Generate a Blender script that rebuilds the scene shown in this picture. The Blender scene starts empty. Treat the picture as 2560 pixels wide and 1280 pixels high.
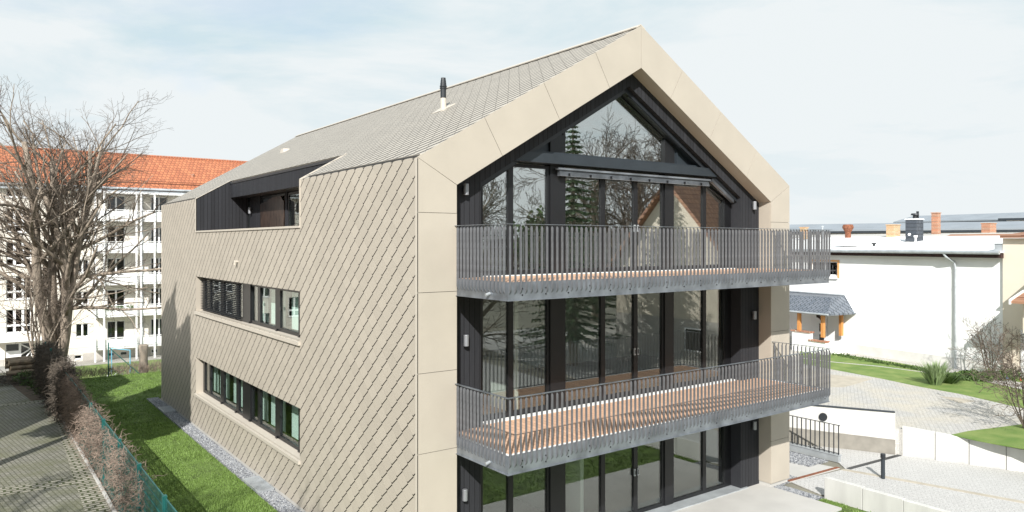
import bpy, math, random
from mathutils import Vector, Matrix, noise as mnoise
random.seed(7)
R = math.radians
sc = bpy.context.scene
COL = sc.collection

# ------------------------------------------------------------------ camera
YAW = math.atan(1372/1857)
CAMZ = 6.65
cam = bpy.data.cameras.new("camera"); camo = bpy.data.objects.new("camera", cam); COL.objects.link(camo)
camo.location = (0, 0, CAMZ); camo.rotation_euler = (R(90), 0, -YAW)
cam.sensor_width = 36; cam.lens = 1857/2560*36; cam.shift_y = -33/2560
cam.clip_start = .1; cam.clip_end = 4000
sc.camera = camo

# ------------------------------------------------------------------ light
SUN = Vector((-.545, -.63, .56)).normalized()          # towards the sun
el = math.asin(SUN.z); az = math.atan2(SUN.x, SUN.y)
w = bpy.data.worlds.new("World"); sc.world = w; w.use_nodes = True
nt = w.node_tree; nt.nodes.clear()
def N(nt, t, **k):
    n = nt.nodes.new(t)
    for a, b in k.items(): setattr(n, a, b)
    return n
out = N(nt, 'ShaderNodeOutputWorld'); bg = N(nt, 'ShaderNodeBackground'); bg.inputs[1].default_value = .12
sky = N(nt, 'ShaderNodeTexSky'); sky.sky_type = 'NISHITA'; sky.sun_disc = False
sky.sun_elevation = el; sky.sun_rotation = az; sky.air_density = 1.0; sky.dust_density = 1.2; sky.ozone_density = 1.0
tc = N(nt, 'ShaderNodeTexCoord')
mp = N(nt, 'ShaderNodeMapping'); mp.inputs['Scale'].default_value = (1.4, 1.0, 5.0); mp.inputs['Rotation'].default_value = (0, R(-9), R(20))
n1 = N(nt, 'ShaderNodeTexNoise'); n1.inputs['Scale'].default_value = 2.3; n1.inputs['Detail'].default_value = 9; n1.inputs['Roughness'].default_value = .58; n1.inputs['Distortion'].default_value = .35
cr = N(nt, 'ShaderNodeMapRange'); cr.inputs[1].default_value = .36; cr.inputs[2].default_value = .62; cr.inputs[3].default_value = .62; cr.inputs[4].default_value = .97
# thin high cloud is denser low down and towards +X
sx = N(nt, 'ShaderNodeSeparateXYZ')
hz = N(nt, 'ShaderNodeMapRange'); hz.inputs[1].default_value = .0; hz.inputs[2].default_value = .40; hz.inputs[3].default_value = .42; hz.inputs[4].default_value = 0
ex = N(nt, 'ShaderNodeMapRange'); ex.inputs[1].default_value = .3; ex.inputs[2].default_value = .9; ex.inputs[3].default_value = 0; ex.inputs[4].default_value = .5
ad = N(nt, 'ShaderNodeMath', operation='ADD'); ad2 = N(nt, 'ShaderNodeMath', operation='ADD', use_clamp=True)
mx = N(nt, 'ShaderNodeMix', data_type='RGBA')
n3 = N(nt, 'ShaderNodeTexNoise'); n3.inputs['Scale'].default_value = 1.6; n3.inputs['Detail'].default_value = 8; n3.inputs['Roughness'].default_value = .6; n3.inputs['Distortion'].default_value = .5
c3 = N(nt, 'ShaderNodeMapRange'); c3.inputs[1].default_value = .38; c3.inputs[2].default_value = .62
mc = N(nt, 'ShaderNodeMix', data_type='RGBA'); mc.inputs[6].default_value = (3.7, 4.65, 5.05, 1); mc.inputs[7].default_value = (5.25, 5.55, 5.65, 1)
L = nt.links.new
L(tc.outputs['Generated'], mp.inputs[0]); L(mp.outputs[0], n1.inputs['Vector']); L(n1.outputs[0], cr.inputs[0])
L(tc.outputs['Generated'], sx.inputs[0]); L(sx.outputs[2], hz.inputs[0]); L(sx.outputs[0], ex.inputs[0])
L(cr.outputs[0], ad.inputs[0]); L(hz.outputs[0], ad.inputs[1]); L(ad.outputs[0], ad2.inputs[0]); L(ex.outputs[0], ad2.inputs[1])
L(ad2.outputs[0], mx.inputs[0]); L(sky.outputs[0], mx.inputs[6]); L(mp.outputs[0], n3.inputs['Vector']); L(n3.outputs[0], c3.inputs[0]); wsum = N(nt, 'ShaderNodeMath', operation='ADD'); wsum2 = N(nt, 'ShaderNodeMath', operation='ADD', use_clamp=True); L(c3.outputs[0], wsum.inputs[0]); L(hz.outputs[0], wsum.inputs[1]); L(wsum.outputs[0], wsum2.inputs[0]); L(ex.outputs[0], wsum2.inputs[1]); L(wsum2.outputs[0], mc.inputs[0]); L(mc.outputs[2], mx.inputs[7])
L(mx.outputs[2], bg.inputs[0]); L(bg.outputs[0], out.inputs[0])
sd = bpy.data.lights.new("sun", 'SUN'); sd.energy = 5.0; sd.angle = R(.5); sd.color = (1, .97, .925)
so = bpy.data.objects.new("sun", sd); COL.objects.link(so); so.rotation_euler = SUN.to_track_quat('Z', 'Y').to_euler(); so.location = (-30, -30, 40)
sc.view_settings.view_transform = 'Standard'; sc.view_settings.look = 'None'
sc.view_settings.exposure = .45; sc.view_settings.gamma = 1; sc.view_settings.use_curve_mapping = False
sc.cycles.max_bounces = 8; sc.cycles.transparent_max_bounces = 12; sc.cycles.glossy_bounces = 4; sc.cycles.diffuse_bounces = 3

# ------------------------------------------------------------------ survey helper: a point seen at (x, y) of the survey photo, lying on a vertical plane Y = const or level Z = const
FX, FY = math.sin(YAW), math.cos(YAW); RX, RY = FY, -FX
def ray(x, y):
    k = (x-1280)/1857
    return (FX+RX*k, FY+RY*k, (607-y)/1857)
def atY(x, y, Y):
    r = ray(x, y); t = Y/r[1]; return (r[0]*t, Y, CAMZ+r[2]*t)
def atZ(x, y, Z):
    r = ray(x, y); t = (Z-CAMZ)/r[2]; return (r[0]*t, r[1]*t, Z)

# ------------------------------------------------------------------ materials
def newmat(name):
    m = bpy.data.materials.new(name); m.use_nodes = True
    return m, m.node_tree, m.node_tree.nodes['Principled BSDF']
def M(name, col, rough=.6, metal=0, var=.12, scale=3, detail=6, bump=0, bscale=60, spec=.5, aniso=(1,1,1), col2=None, lo=.35, hi=.65):
    m, t, b = newmat(name); l = t.links.new
    b.inputs['Roughness'].default_value = rough; b.inputs['Metallic'].default_value = metal; b.inputs['Specular IOR Level'].default_value = spec
    tc = N(t, 'ShaderNodeTexCoord'); mp = N(t, 'ShaderNodeMapping'); mp.inputs['Scale'].default_value = aniso
    l(tc.outputs['Object'], mp.inputs[0])
    n = N(t, 'ShaderNodeTexNoise'); n.inputs['Scale'].default_value = scale; n.inputs['Detail'].default_value = detail
    l(mp.outputs[0], n.inputs['Vector'])
    r = N(t, 'ShaderNodeMapRange'); r.inputs[1].default_value = lo; r.inputs[2].default_value = hi
    l(n.outputs[0], r.inputs[0])
    mix = N(t, 'ShaderNodeMix', data_type='RGBA')
    c2 = col2 if col2 else tuple(min(1, c*(1+var)) for c in col)
    c1 = col if col2 else tuple(c*(1-var) for c in col)
    mix.inputs[6].default_value = (*c1, 1); mix.inputs[7].default_value = (*c2, 1)
    l(r.outputs[0], mix.inputs[0]); l(mix.outputs[2], b.inputs['Base Color'])
    if bump:
        n2 = N(t, 'ShaderNodeTexNoise'); n2.inputs['Scale'].default_value = bscale; n2.inputs['Detail'].default_value = 4
        l(mp.outputs[0], n2.inputs['Vector'])
        bp = N(t, 'ShaderNodeBump'); bp.inputs['Strength'].default_value = bump; bp.inputs['Distance'].default_value = .02
        l(n2.outputs[0], bp.inputs['Height']); l(bp.outputs[0], b.inputs['Normal'])
    return m
def mth(t, op, a, b=None, clamp=False):
    n = N(t, 'ShaderNodeMath', operation=op, use_clamp=clamp)
    for i, v in enumerate((a, b)):
        if v is None: continue
        if isinstance(v, (int, float)): n.inputs[i].default_value = v
        else: t.links.new(v, n.inputs[i])
    return n.outputs[0]
BEIGE = (.430, .387, .325)
def rhomb(name, slope_div, axis_u='Y', gapA=.088, gapB=.02, col=BEIGE, darkB=.55):
    """folded diamond shingles; u along the wall, s up the wall or slope"""
    m, t, b = newmat(name); l = t.links.new
    tc = N(t, 'ShaderNodeTexCoord'); s = N(t, 'ShaderNodeSeparateXYZ'); l(tc.outputs['Object'], s.inputs[0])
    u = mth(t, 'MULTIPLY', s.outputs[1 if axis_u == 'Y' else 0], 1/.425)
    v = mth(t, 'MULTIPLY', s.outputs[2], 1/(.366*slope_div))
    a = mth(t, 'ADD', mth(t, 'ADD', u, v), .32); c = mth(t, 'SUBTRACT', v, u)
    fa = mth(t, 'FRACT', a); fc = mth(t, 'FRACT', c)
    ga = mth(t, 'LESS_THAN', mth(t, 'FRACT', mth(t, 'ADD', a, mth(t, 'MULTIPLY', fc, .07))), gapA)
    notch = mth(t, 'MULTIPLY', mth(t, 'LESS_THAN', fa, .17), mth(t, 'LESS_THAN', fc, .07))
    gc = mth(t, 'LESS_THAN', fc, gapB)
    dark = mth(t, 'MAXIMUM', ga, notch)
    cid = N(t, 'ShaderNodeCombineXYZ'); l(mth(t, 'FLOOR', a), cid.inputs[0]); l(mth(t, 'FLOOR', c), cid.inputs[1])
    wn = N(t, 'ShaderNodeTexWhiteNoise', noise_dimensions='2D'); l(cid.outputs[0], wn.inputs['Vector'])
    n = N(t, 'ShaderNodeTexNoise'); n.inputs['Scale'].default_value = .6; n.inputs['Detail'].default_value = 7; l(tc.outputs['Object'], n.inputs['Vector'])
    tone = mth(t, 'ADD', mth(t, 'MULTIPLY', wn.outputs['Value'], .10), mth(t, 'MULTIPLY', n.outputs[0], .14))
    tone = mth(t, 'ADD', tone, .885)
    m1 = N(t, 'ShaderNodeMix', data_type='RGBA', blend_type='MULTIPLY'); m1.inputs[0].default_value = 1; m1.inputs[6].default_value = (*col, 1)
    cc = N(t, 'ShaderNodeCombineColor'); [l(tone, cc.inputs[i]) for i in range(3)]; l(cc.outputs[0], m1.inputs[7])
    m2 = N(t, 'ShaderNodeMix', data_type='RGBA'); l(mth(t, 'MULTIPLY', gc, darkB), m2.inputs[0]); l(m1.outputs[2], m2.inputs[6]); m2.inputs[7].default_value = (col[0]*.35, col[1]*.33, col[2]*.3, 1)
    m3 = N(t, 'ShaderNodeMix', data_type='RGBA'); l(dark, m3.inputs[0]); l(m2.outputs[2], m3.inputs[6]); m3.inputs[7].default_value = (.012, .010, .009, 1)
    l(m3.outputs[2], b.inputs['Base Color'])
    b.inputs['Roughness'].default_value = .5; b.inputs['Specular IOR Level'].default_value = .35
    hgt = mth(t, 'SUBTRACT', mth(t, 'MULTIPLY', fc, .35), mth(t, 'MULTIPLY', dark, 1.0))
    hgt = mth(t, 'ADD', hgt, mth(t, 'MULTIPLY', mth(t, 'MULTIPLY', fa, wn.outputs['Value']), .15))
    bp = N(t, 'ShaderNodeBump'); bp.inputs['Strength'].default_value = .35; bp.inputs['Distance'].default_value = .012
    l(hgt, bp.inputs['Height']); l(bp.outputs[0], b.inputs['Normal'])
    return m
def boards(name, axis, pitch, col, gap=.06, rough=.75, spec=.3, grain=(1,1,1), var=.35, gapcol=(.004,.004,.005), off=0):
    m, t, b = newmat(name); l = t.links.new
    tc = N(t, 'ShaderNodeTexCoord'); s = N(t, 'ShaderNodeSeparateXYZ'); l(tc.outputs['Object'], s.inputs[0])
    a = mth(t, 'ADD', mth(t, 'MULTIPLY', s.outputs[axis], 1/pitch), off)
    f = mth(t, 'FRACT', a); g = mth(t, 'LESS_THAN', f, gap)
    wn = N(t, 'ShaderNodeTexWhiteNoise', noise_dimensions='1D'); l(mth(t, 'FLOOR', a), wn.inputs['W'])
    mp = N(t, 'ShaderNodeMapping'); mp.inputs['Scale'].default_value = grain; l(tc.outputs['Object'], mp.inputs[0])
    n = N(t, 'ShaderNodeTexNoise'); n.inputs['Scale'].default_value = 9; n.inputs['Detail'].default_value = 8; n.inputs['Roughness'].default_value = .65; l(mp.outputs[0], n.inputs['Vector'])
    tone = mth(t, 'ADD', mth(t, 'MULTIPLY', wn.outputs['Value'], var), mth(t, 'MULTIPLY', n.outputs[0], var*1.6))
    tone = mth(t, 'ADD', tone, 1-var*1.25)
    cc = N(t, 'ShaderNodeCombineColor'); [l(tone, cc.inputs[i]) for i in range(3)]
    m1 = N(t, 'ShaderNodeMix', data_type='RGBA', blend_type='MULTIPLY'); m1.inputs[0].default_value = 1; m1.inputs[6].default_value = (*col, 1); l(cc.outputs[0], m1.inputs[7])
    m2 = N(t, 'ShaderNodeMix', data_type='RGBA'); l(g, m2.inputs[0]); l(m1.outputs[2], m2.inputs[6]); m2.inputs[7].default_value = (*gapcol, 1)
    l(m2.outputs[2], b.inputs['Base Color']); b.inputs['Roughness'].default_value = rough; b.inputs['Specular IOR Level'].default_value = spec
    bp = N(t, 'ShaderNodeBump'); bp.inputs['Strength'].default_value = .5; bp.inputs['Distance'].default_value = .01
    l(mth(t, 'SUBTRACT', mth(t, 'MULTIPLY', n.outputs[0], .3), g), bp.inputs['Height']); l(bp.outputs[0], b.inputs['Normal'])
    return m
def bricks(name, c1, c2, mortar, bw, bh, msize, scale=1, rough=.8, swap=False, offset=.5, bias=0, noisecol=None, bump=.5, rot=0, wall=None):
    m, t, b = newmat(name); l = t.links.new
    tc = N(t, 'ShaderNodeTexCoord'); mp = N(t, 'ShaderNodeMapping'); l(tc.outputs['Object'], mp.inputs[0])
    if wall == 'x': mp.inputs['Rotation'].default_value = (R(-90), 0, 0)
    elif wall == 'y': mp.inputs['Rotation'].default_value = (0, R(90), R(90))
    else: mp.inputs['Rotation'].default_value = (0, 0, rot)
    nd = N(t, 'ShaderNodeTexNoise'); nd.inputs['Scale'].default_value = 5; l(mp.outputs[0], nd.inputs['Vector'])
    va = N(t, 'ShaderNodeVectorMath', operation='MULTIPLY_ADD'); l(nd.outputs['Color'], va.inputs[0]); va.inputs[1].default_value = (bh*.22,)*3; l(mp.outputs[0], va.inputs[2])
    br = N(t, 'ShaderNodeTexBrick'); br.offset = offset; l(va.outputs[0], br.inputs['Vector'])
    br.inputs['Color1'].default_value = (*c1, 1); br.inputs['Color2'].default_value = (*c2, 1); br.inputs['Mortar'].default_value = (*mortar, 1)
    br.inputs['Scale'].default_value = scale; br.inputs['Mortar Size'].default_value = msize; br.inputs['Brick Width'].default_value = bw; br.inputs['Row Height'].default_value = bh; br.inputs['Bias'].default_value = bias
    colr = br.outputs[0]
    n = N(t, 'ShaderNodeTexNoise'); n.inputs['Scale'].default_value = .9; n.inputs['Detail'].default_value = 8; l(tc.outputs['Object'], n.inputs['Vector'])
    r = N(t, 'ShaderNodeMapRange'); r.inputs[1].default_value = .4; r.inputs[2].default_value = .7; r.inputs[4].default_value = .75; l(n.outputs[0], r.inputs[0])
    if noisecol:
        mm = N(t, 'ShaderNodeMix', data_type='RGBA'); l(r.outputs[0], mm.inputs[0]); l(colr, mm.inputs[6]); mm.inputs[7].default_value = (*noisecol, 1); colr = mm.outputs[2]
    n2 = N(t, 'ShaderNodeTexNoise'); n2.inputs['Scale'].default_value = 28; n2.inputs['Detail'].default_value = 5; l(tc.outputs['Object'], n2.inputs['Vector'])
    m3 = N(t, 'ShaderNodeMix', data_type='RGBA', blend_type='OVERLAY'); m3.inputs[0].default_value = .55; l(colr, m3.inputs[6]); l(n2.outputs[0], m3.inputs[7])
    l(m3.outputs[2], b.inputs['Base Color']); b.inputs['Roughness'].default_value = rough; b.inputs['Specular IOR Level'].default_value = .25
    bp = N(t, 'ShaderNodeBump'); bp.inputs['Strength'].default_value = bump; bp.inputs['Distance'].default_value = .02
    l(mth(t, 'SUBTRACT', mth(t, 'MULTIPLY', n2.outputs[0], .4), br.outputs['Fac']), bp.inputs['Height']); l(bp.outputs[0], b.inputs['Normal'])
    return m
def glassmat(name, tint=(.88, .92, .90), base=.10, gain=1.3, wav=.0):
    m, t, b = newmat(name); l = t.links.new; t.nodes.remove(b)
    o = t.nodes['Material Output']
    tr = N(t, 'ShaderNodeBsdfTransparent'); tr.inputs[0].default_value = (*tint, 1)
    gl = N(t, 'ShaderNodeBsdfGlossy'); gl.inputs['Roughness'].default_value = .004; gl.inputs[0].default_value = (.95, .97, .96, 1)
    ge = N(t, 'ShaderNodeNewGeometry'); dp = N(t, 'ShaderNodeVectorMath', operation='DOT_PRODUCT'); l(ge.outputs['Incoming'], dp.inputs[0]); l(ge.outputs['Normal'], dp.inputs[1])
    k = mth(t, 'POWER', mth(t, 'SUBTRACT', 1.0, mth(t, 'ABSOLUTE', dp.outputs['Value'])), 5.0)
    f = mth(t, 'ADD', mth(t, 'MULTIPLY', mth(t, 'ADD', mth(t, 'MULTIPLY', k, .96), .04), gain), base, True)
    if wav:
        tc = N(t, 'ShaderNodeTexCoord'); n = N(t, 'ShaderNodeTexNoise'); n.inputs['Scale'].default_value = 1.3; n.inputs['Detail'].default_value = 1; l(tc.outputs['Object'], n.inputs['Vector'])
        bp = N(t, 'ShaderNodeBump'); bp.inputs['Strength'].default_value = wav; bp.inputs['Distance'].default_value = .02; l(n.outputs[0], bp.inputs['Height']); l(bp.outputs[0], gl.inputs['Normal'])
    mx = N(t, 'ShaderNodeMixShader'); l(f, mx.inputs[0]); l(tr.outputs[0], mx.inputs[1]); l(gl.outputs[0], mx.inputs[2]); l(mx.outputs[0], o.inputs[0])
    return m

mt = {}
mt['tilewall'] = rhomb('tile_cladding', 1.0)
mt['tileroof'] = rhomb('tile_roofing', math.sin(R(30.3)), gapA=.34, gapB=.05, darkB=.8, col=(.405, .37, .315))  # wide dark lines: tile joints plus the painted shadow of each tile step
mt['beige'] = M('beige_aluminium', BEIGE, .45, 0, .035, 1.2, bump=.03, bscale=300, spec=.4)
mt['beigetrim'] = M('beige_trim', (.50, .455, .39), .4, 0, .03, 1)
mt['jointdark'] = M('joint_dark', (.02, .018, .015), .9)
mt['timberX'] = boards('black_timber_front', 0, .125, (.024, .025, .029), gap=.10, grain=(6, 6, .5))
mt['timberY'] = boards('black_timber_side', 1, .125, (.024, .025, .030), gap=.10, grain=(6, 6, .5))
mt['timberYf'] = boards('black_timber_fine', 1, .05, (.026, .027, .032), gap=.14, grain=(6, 6, .5))
mt['reflectbrown'] = M('door_reflection_brown', (.040, .026, .020), .35, 0, .6, 5, 8, bump=.2, bscale=20, aniso=(1, 2, .6))
mt['darkmetal'] = M('dark_metal', (.018, .021, .025), .42, .0, .1, 2, spec=.5)
mt['beammetal'] = M('beam_metal', (.030, .038, .046), .45, .2, .1, 2, bump=.05, bscale=200)
mt['frame'] = M('window_frame_black', (.009, .0095, .011), .4, 0, .1, 2)
mt['glass'] = glassmat('window_glass', wav=.01)
mt['glasstop'] = glassmat('top_floor_glass', tint=(.93, .96, .95), base=.33, gain=1.5, wav=.01)
mt['glassside'] = glassmat('side_window_glass', tint=(.90, .95, .93), base=.02, gain=.9, wav=.02)
mt['steel'] = M('galvanised_steel', (.215, .235, .26), .38, .5, .28, 3, bump=.05, bscale=90)
mt['steelbar'] = M('baluster_steel', (.165, .17, .182), .45, .3, .2, 9)
mt['steellight'] = M('zinc', (.45, .48, .50), .45, .4, .12, 3)
mt['hallroof'] = M('grey_sheet_roof', (.24, .27, .30), .6, 0, .08, .3)
mt['deck'] = boards('larch_decking', 0, .142, (.66, .42, .285), gap=.05, rough=.65, grain=(5, .7, 5), var=.17, gapcol=(.06, .03, .02))
mt['white'] = M('white_paint', (.80, .80, .79), .6, 0, .03, 1)
mt['interior'] = M('interior_plaster', (.55, .55, .52), .8, 0, .03, 1)
mt['intfloor'] = M('interior_floor', (.075, .055, .04), .5, 0, .1, 3)
mt['cab'] = M('cabinet_front', (.62, .68, .52), .35, 0, .03, 2)
mt['black'] = M('black_gloss', (.01, .01, .012), .15, 0, .05)
mt['curtain'] = M('pale_green_curtain', (.66, .76, .72), .8, 0, .08, 1.2)
mt['lampgrey'] = M('lamp_grey', (.30, .31, .33), .45, .5, .05)
mt['concrete'] = M('concrete', (.47, .46, .435), .8, 0, .06, 1.1, 9, bump=.12, bscale=40)
mt['concretewall'] = M('concrete_wall', (.54, .535, .51), .8, 0, .11, 1.3, 9, bump=.1, bscale=30, aniso=(2, 2, .35))
mt['bandconcrete'] = M('band_concrete', (.24, .225, .195), .85, 0, .12, 3, 9, bump=.1, bscale=40)
mt['plaster'] = M('white_plaster', (.84, .84, .83), .85, 0, .05, .9, 8, bump=.06, bscale=90, aniso=(1, 1, .3))
mt['plinth'] = M('grey_plinth', (.62, .61, .58), .85, 0, .07, 2)
mt['creamwall'] = M('cream_plaster', (.72, .64, .53), .85, 0, .04, .6, bump=.06, bscale=60)
mt['aptwall'] = M('apartment_plaster', (.72, .675, .60), .9, 0, .05, .5, 8, bump=.15, bscale=12)
mt['aptback'] = M('balcony_back_plaster', (.60, .54, .45), .9, 0, .05, .5, 8)
mt['aptplinth'] = M('apartment_plinth', (.50, .47, .43), .9, 0, .1, 1)
mt['aptwhite'] = M('apartment_white', (.80, .80, .80), .6, 0, .03, 2)
mt['aptglass'] = glassmat('apartment_glass', tint=(.35, .37, .40), base=.03, gain=1.0)
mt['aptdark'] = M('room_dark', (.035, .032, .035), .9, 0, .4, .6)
mt['wood'] = M('orange_timber', (.55, .24, .07), .6, 0, .15, 4, aniso=(4, 4, .5))
mt['rust'] = M('rusty_iron', (.22, .085, .045), .85, .2, .4, 14)
mt['grate'] = boards('light_well_grate', 1, .055, (.48, .49, .50), gap=.42, rough=.5, gapcol=(.10, .10, .11), var=.1)
mt['bark'] = M('bark', (.26, .215, .17), .9, 0, .35, 6, 8, bump=.5, bscale=25, aniso=(1, 1, .3))
mt['twig'] = M('twig', (.115, .09, .07), .9, 0, .35, 3)
mt['creeper'] = M('dead_creeper', (.23, .175, .14), .9, 0, .45, 4, 6)
mt['creeperdark'] = M('hedge_twig', (.085, .070, .055), .9, 0, .5, 3, 6)
mt['fencegreen'] = M('fence_green', (.015, .115, .105), .4, .1, .15, 4)
mt['earth'] = M('earth', (.085, .062, .042), .95, 0, .4, 5, 9, bump=.8, bscale=20)
mt['sand'] = M('sand', (.42, .38, .31), .95, 0, .1, 3, 9, bump=.3, bscale=60)
mt['log'] = M('cut_log', (.20, .155, .11), .9, 0, .4, 4)
mt['logend'] = M('log_end', (.42, .30, .18), .85, 0, .2, 12)
mt['brick'] = bricks('red_brick', (.42, .14, .07), (.30, .12, .07), (.45, .38, .30), .25, .085, .012)
mt['brickx'] = bricks('red_brick_wall', (.46, .15, .07), (.30, .13, .08), (.50, .42, .32), .25, .085, .014, wall='x')
mt['brickyellow'] = bricks('yellow_brick_wall', (.52, .36, .18), (.46, .22, .10), (.50, .44, .34), .25, .085, .014, wall='x')
mt['slate'] = bricks('slate_cladding', (.055, .065, .08), (.075, .085, .10), (.015, .017, .02), .34, .20, .012, wall='x', rough=.5)
mt['slateroof'] = bricks('slate_roofing', (.13, .15, .18), (.17, .19, .22), (.03, .035, .04), .34, .17, .014, rough=.5, rot=R(40))
mt['grass_base'] = M('lawn_soil', (.09, .14, .03), .95, 0, .35, 2.2, 8, bump=.5, bscale=50)
mt['grass_far'] = M('verge_grass', (.11, .19, .035), .95, 0, .35, 1.6, 9, bump=.8, bscale=45, col2=(.20, .26, .07))
mt['pavers'] = bricks('brick_paving', (.25, .24, .205), (.19, .185, .155), (.10, .10, .075), .24, .12, .014, noisecol=(.13, .135, .075), rot=R(90-8))
mt['cobbles'] = bricks('cobble_strip', (.40, .375, .32), (.27, .255, .21), (.07, .08, .04), .30, .17, .03, rough=.85, bump=1)
mt['roadpavers'] = bricks('driveway_paving', (.50, .495, .48), (.47, .465, .45), (.38, .37, .355), .22, .11, .008, rot=R(60))
mt['yardpavers'] = bricks('yard_paving', (.47, .46, .435), (.42, .41, .39), (.36, .35, .33), .26, .13, .010, rot=R(-30), noisecol=(.50, .46, .38))
mt['ground'] = M('ground', (.20, .19, .15), .95, 0, .25, .4, 9, bump=.4, bscale=20)
mt['asphalt'] = M('path_asphalt', (.36, .345, .31), .9, 0, .12, 1.2, 9)
mt['redtile'] = None
def rooftile(name, c1, c2, pu, pv, sdiv):
    m, t, b = newmat(name); l = t.links.new
    tc = N(t, 'ShaderNodeTexCoord'); s = N(t, 'ShaderNodeSeparateXYZ'); l(tc.outputs['Object'], s.inputs[0])
    u = mth(t, 'MULTIPLY', s.outputs[0], 1/pu); v = mth(t, 'MULTIPLY', s.outputs[2], 1/(pv*sdiv))
    u2 = mth(t, 'ADD', u, mth(t, 'MULTIPLY', mth(t, 'FLOOR', v), .5))
    fu = mth(t, 'FRACT', u2); fv = mth(t, 'FRACT', v)
    wav = mth(t, 'ABSOLUTE', mth(t, 'SUBTRACT', fu, .5))
    cid = N(t, 'ShaderNodeCombineXYZ'); l(mth(t, 'FLOOR', u2), cid.inputs[0]); l(mth(t, 'FLOOR', v), cid.inputs[1])
    wn = N(t, 'ShaderNodeTexWhiteNoise', noise_dimensions='2D'); l(cid.outputs[0], wn.inputs['Vector'])
    mx = N(t, 'ShaderNodeMix', data_type='RGBA'); l(wn.outputs['Value'], mx.inputs[0]); mx.inputs[6].default_value = (*c1, 1); mx.inputs[7].default_value = (*c2, 1)
    g = mth(t, 'MAXIMUM', mth(t, 'LESS_THAN', fv, .13), mth(t, 'GREATER_THAN', wav, .43))
    m2 = N(t, 'ShaderNodeMix', data_type='RGBA'); l(mth(t, 'MULTIPLY', g, .78), m2.inputs[0]); l(mx.outputs[2], m2.inputs[6]); m2.inputs[7].default_value = (.10, .03, .015, 1)
    l(m2.outputs[2], b.inputs['Base Color']); b.inputs['Roughness'].default_value = .75
    bp = N(t, 'ShaderNodeBump'); bp.inputs['Strength'].default_value = .8; bp.inputs['Distance'].default_value = .06
    l(mth(t, 'SUBTRACT', mth(t, 'MULTIPLY', fv, -.6), wav), bp.inputs['Height']); l(bp.outputs[0], b.inputs['Normal'])
    return m
mt['redtile'] = rooftile('orange_roof_tile', (.50, .185, .085), (.37, .125, .06), .34, .42, .62)
mt['redtile2'] = rooftile('garden_house_roof_tile', (.36, .19, .11), (.27, .14, .09), .30, .34, .75)

# gravel: stones by voronoi cells
def gravelmat():
    m, t, b = newmat('gravel_stones'); l = t.links.new
    tc = N(t, 'ShaderNodeTexCoord'); v = N(t, 'ShaderNodeTexVoronoi'); v.inputs['Scale'].default_value = 26; l(tc.outputs['Object'], v.inputs['Vector'])
    r = N(t, 'ShaderNodeValToRGB'); r.color_ramp.elements[0].color = (.05, .055, .07, 1); r.color_ramp.elements[1].color = (.42, .43, .44, 1)
    s = N(t, 'ShaderNodeSeparateColor'); l(v.outputs['Color'], s.inputs[0]); l(s.outputs[0], r.inputs[0]); l(r.outputs[0], b.inputs['Base Color'])
    b.inputs['Roughness'].default_value = .8
    bp = N(t, 'ShaderNodeBump'); bp.inputs['Strength'].default_value = 1; bp.inputs['Distance'].default_value = .03; bp.invert = True
    l(v.outputs['Distance'], bp.inputs['Height']); l(bp.outputs[0], b.inputs['Normal']); return m
mt['gravel'] = gravelmat()
def stonemat():
    m, t, b = newmat('loose_stones'); l = t.links.new
    g = N(t, 'ShaderNodeNewGeometry'); r = N(t, 'ShaderNodeValToRGB'); r.color_ramp.elements[0].color = (.06, .07, .09, 1); r.color_ramp.elements[1].color = (.40, .41, .42, 1)
    l(g.outputs['Random Per Island'], r.inputs[0]); l(r.outputs[0], b.inputs['Base Color']); b.inputs['Roughness'].default_value = .85; return m
mt['stone'] = stonemat()
def blademat(name, a, c, d):
    m, t, b = newmat(name); l = t.links.new
    g = N(t, 'ShaderNodeNewGeometry'); r = N(t, 'ShaderNodeValToRGB')
    r.color_ramp.elements[0].color = (*a, 1); r.color_ramp.elements[1].color = (*c, 1); e = r.color_ramp.elements.new(.85); e.color = (*d, 1)
    tc = N(t, 'ShaderNodeTexCoord'); n = N(t, 'ShaderNodeTexNoise'); n.inputs['Scale'].default_value = 1.1; n.inputs['Detail'].default_value = 5; l(tc.outputs['Object'], n.inputs['Vector'])
    f = mth(t, 'ADD', mth(t, 'MULTIPLY', g.outputs['Random Per Island'], .6), mth(t, 'MULTIPLY', mth(t, 'SUBTRACT', n.outputs[0], .3), .9), True)
    l(f, r.inputs[0]); l(r.outputs[0], b.inputs['Base Color']); b.inputs['Roughness'].default_value = .6; b.inputs['Specular IOR Level'].default_value = .3
    return m
mt['blade'] = blademat('grass_blade', (.11, .18, .035), (.30, .38, .13), (.18, .28, .065))
mt['leaf'] = blademat('leaf', (.04, .075, .02), (.15, .19, .06), (.08, .13, .035))
mt['paleleaf'] = blademat('pale_leaf', (.16, .22, .10), (.42, .46, .28), (.25, .33, .16))
mt['needle'] = blademat('spruce_needle', (.05, .085, .04), (.17, .22, .10), (.09, .14, .06))

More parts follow.
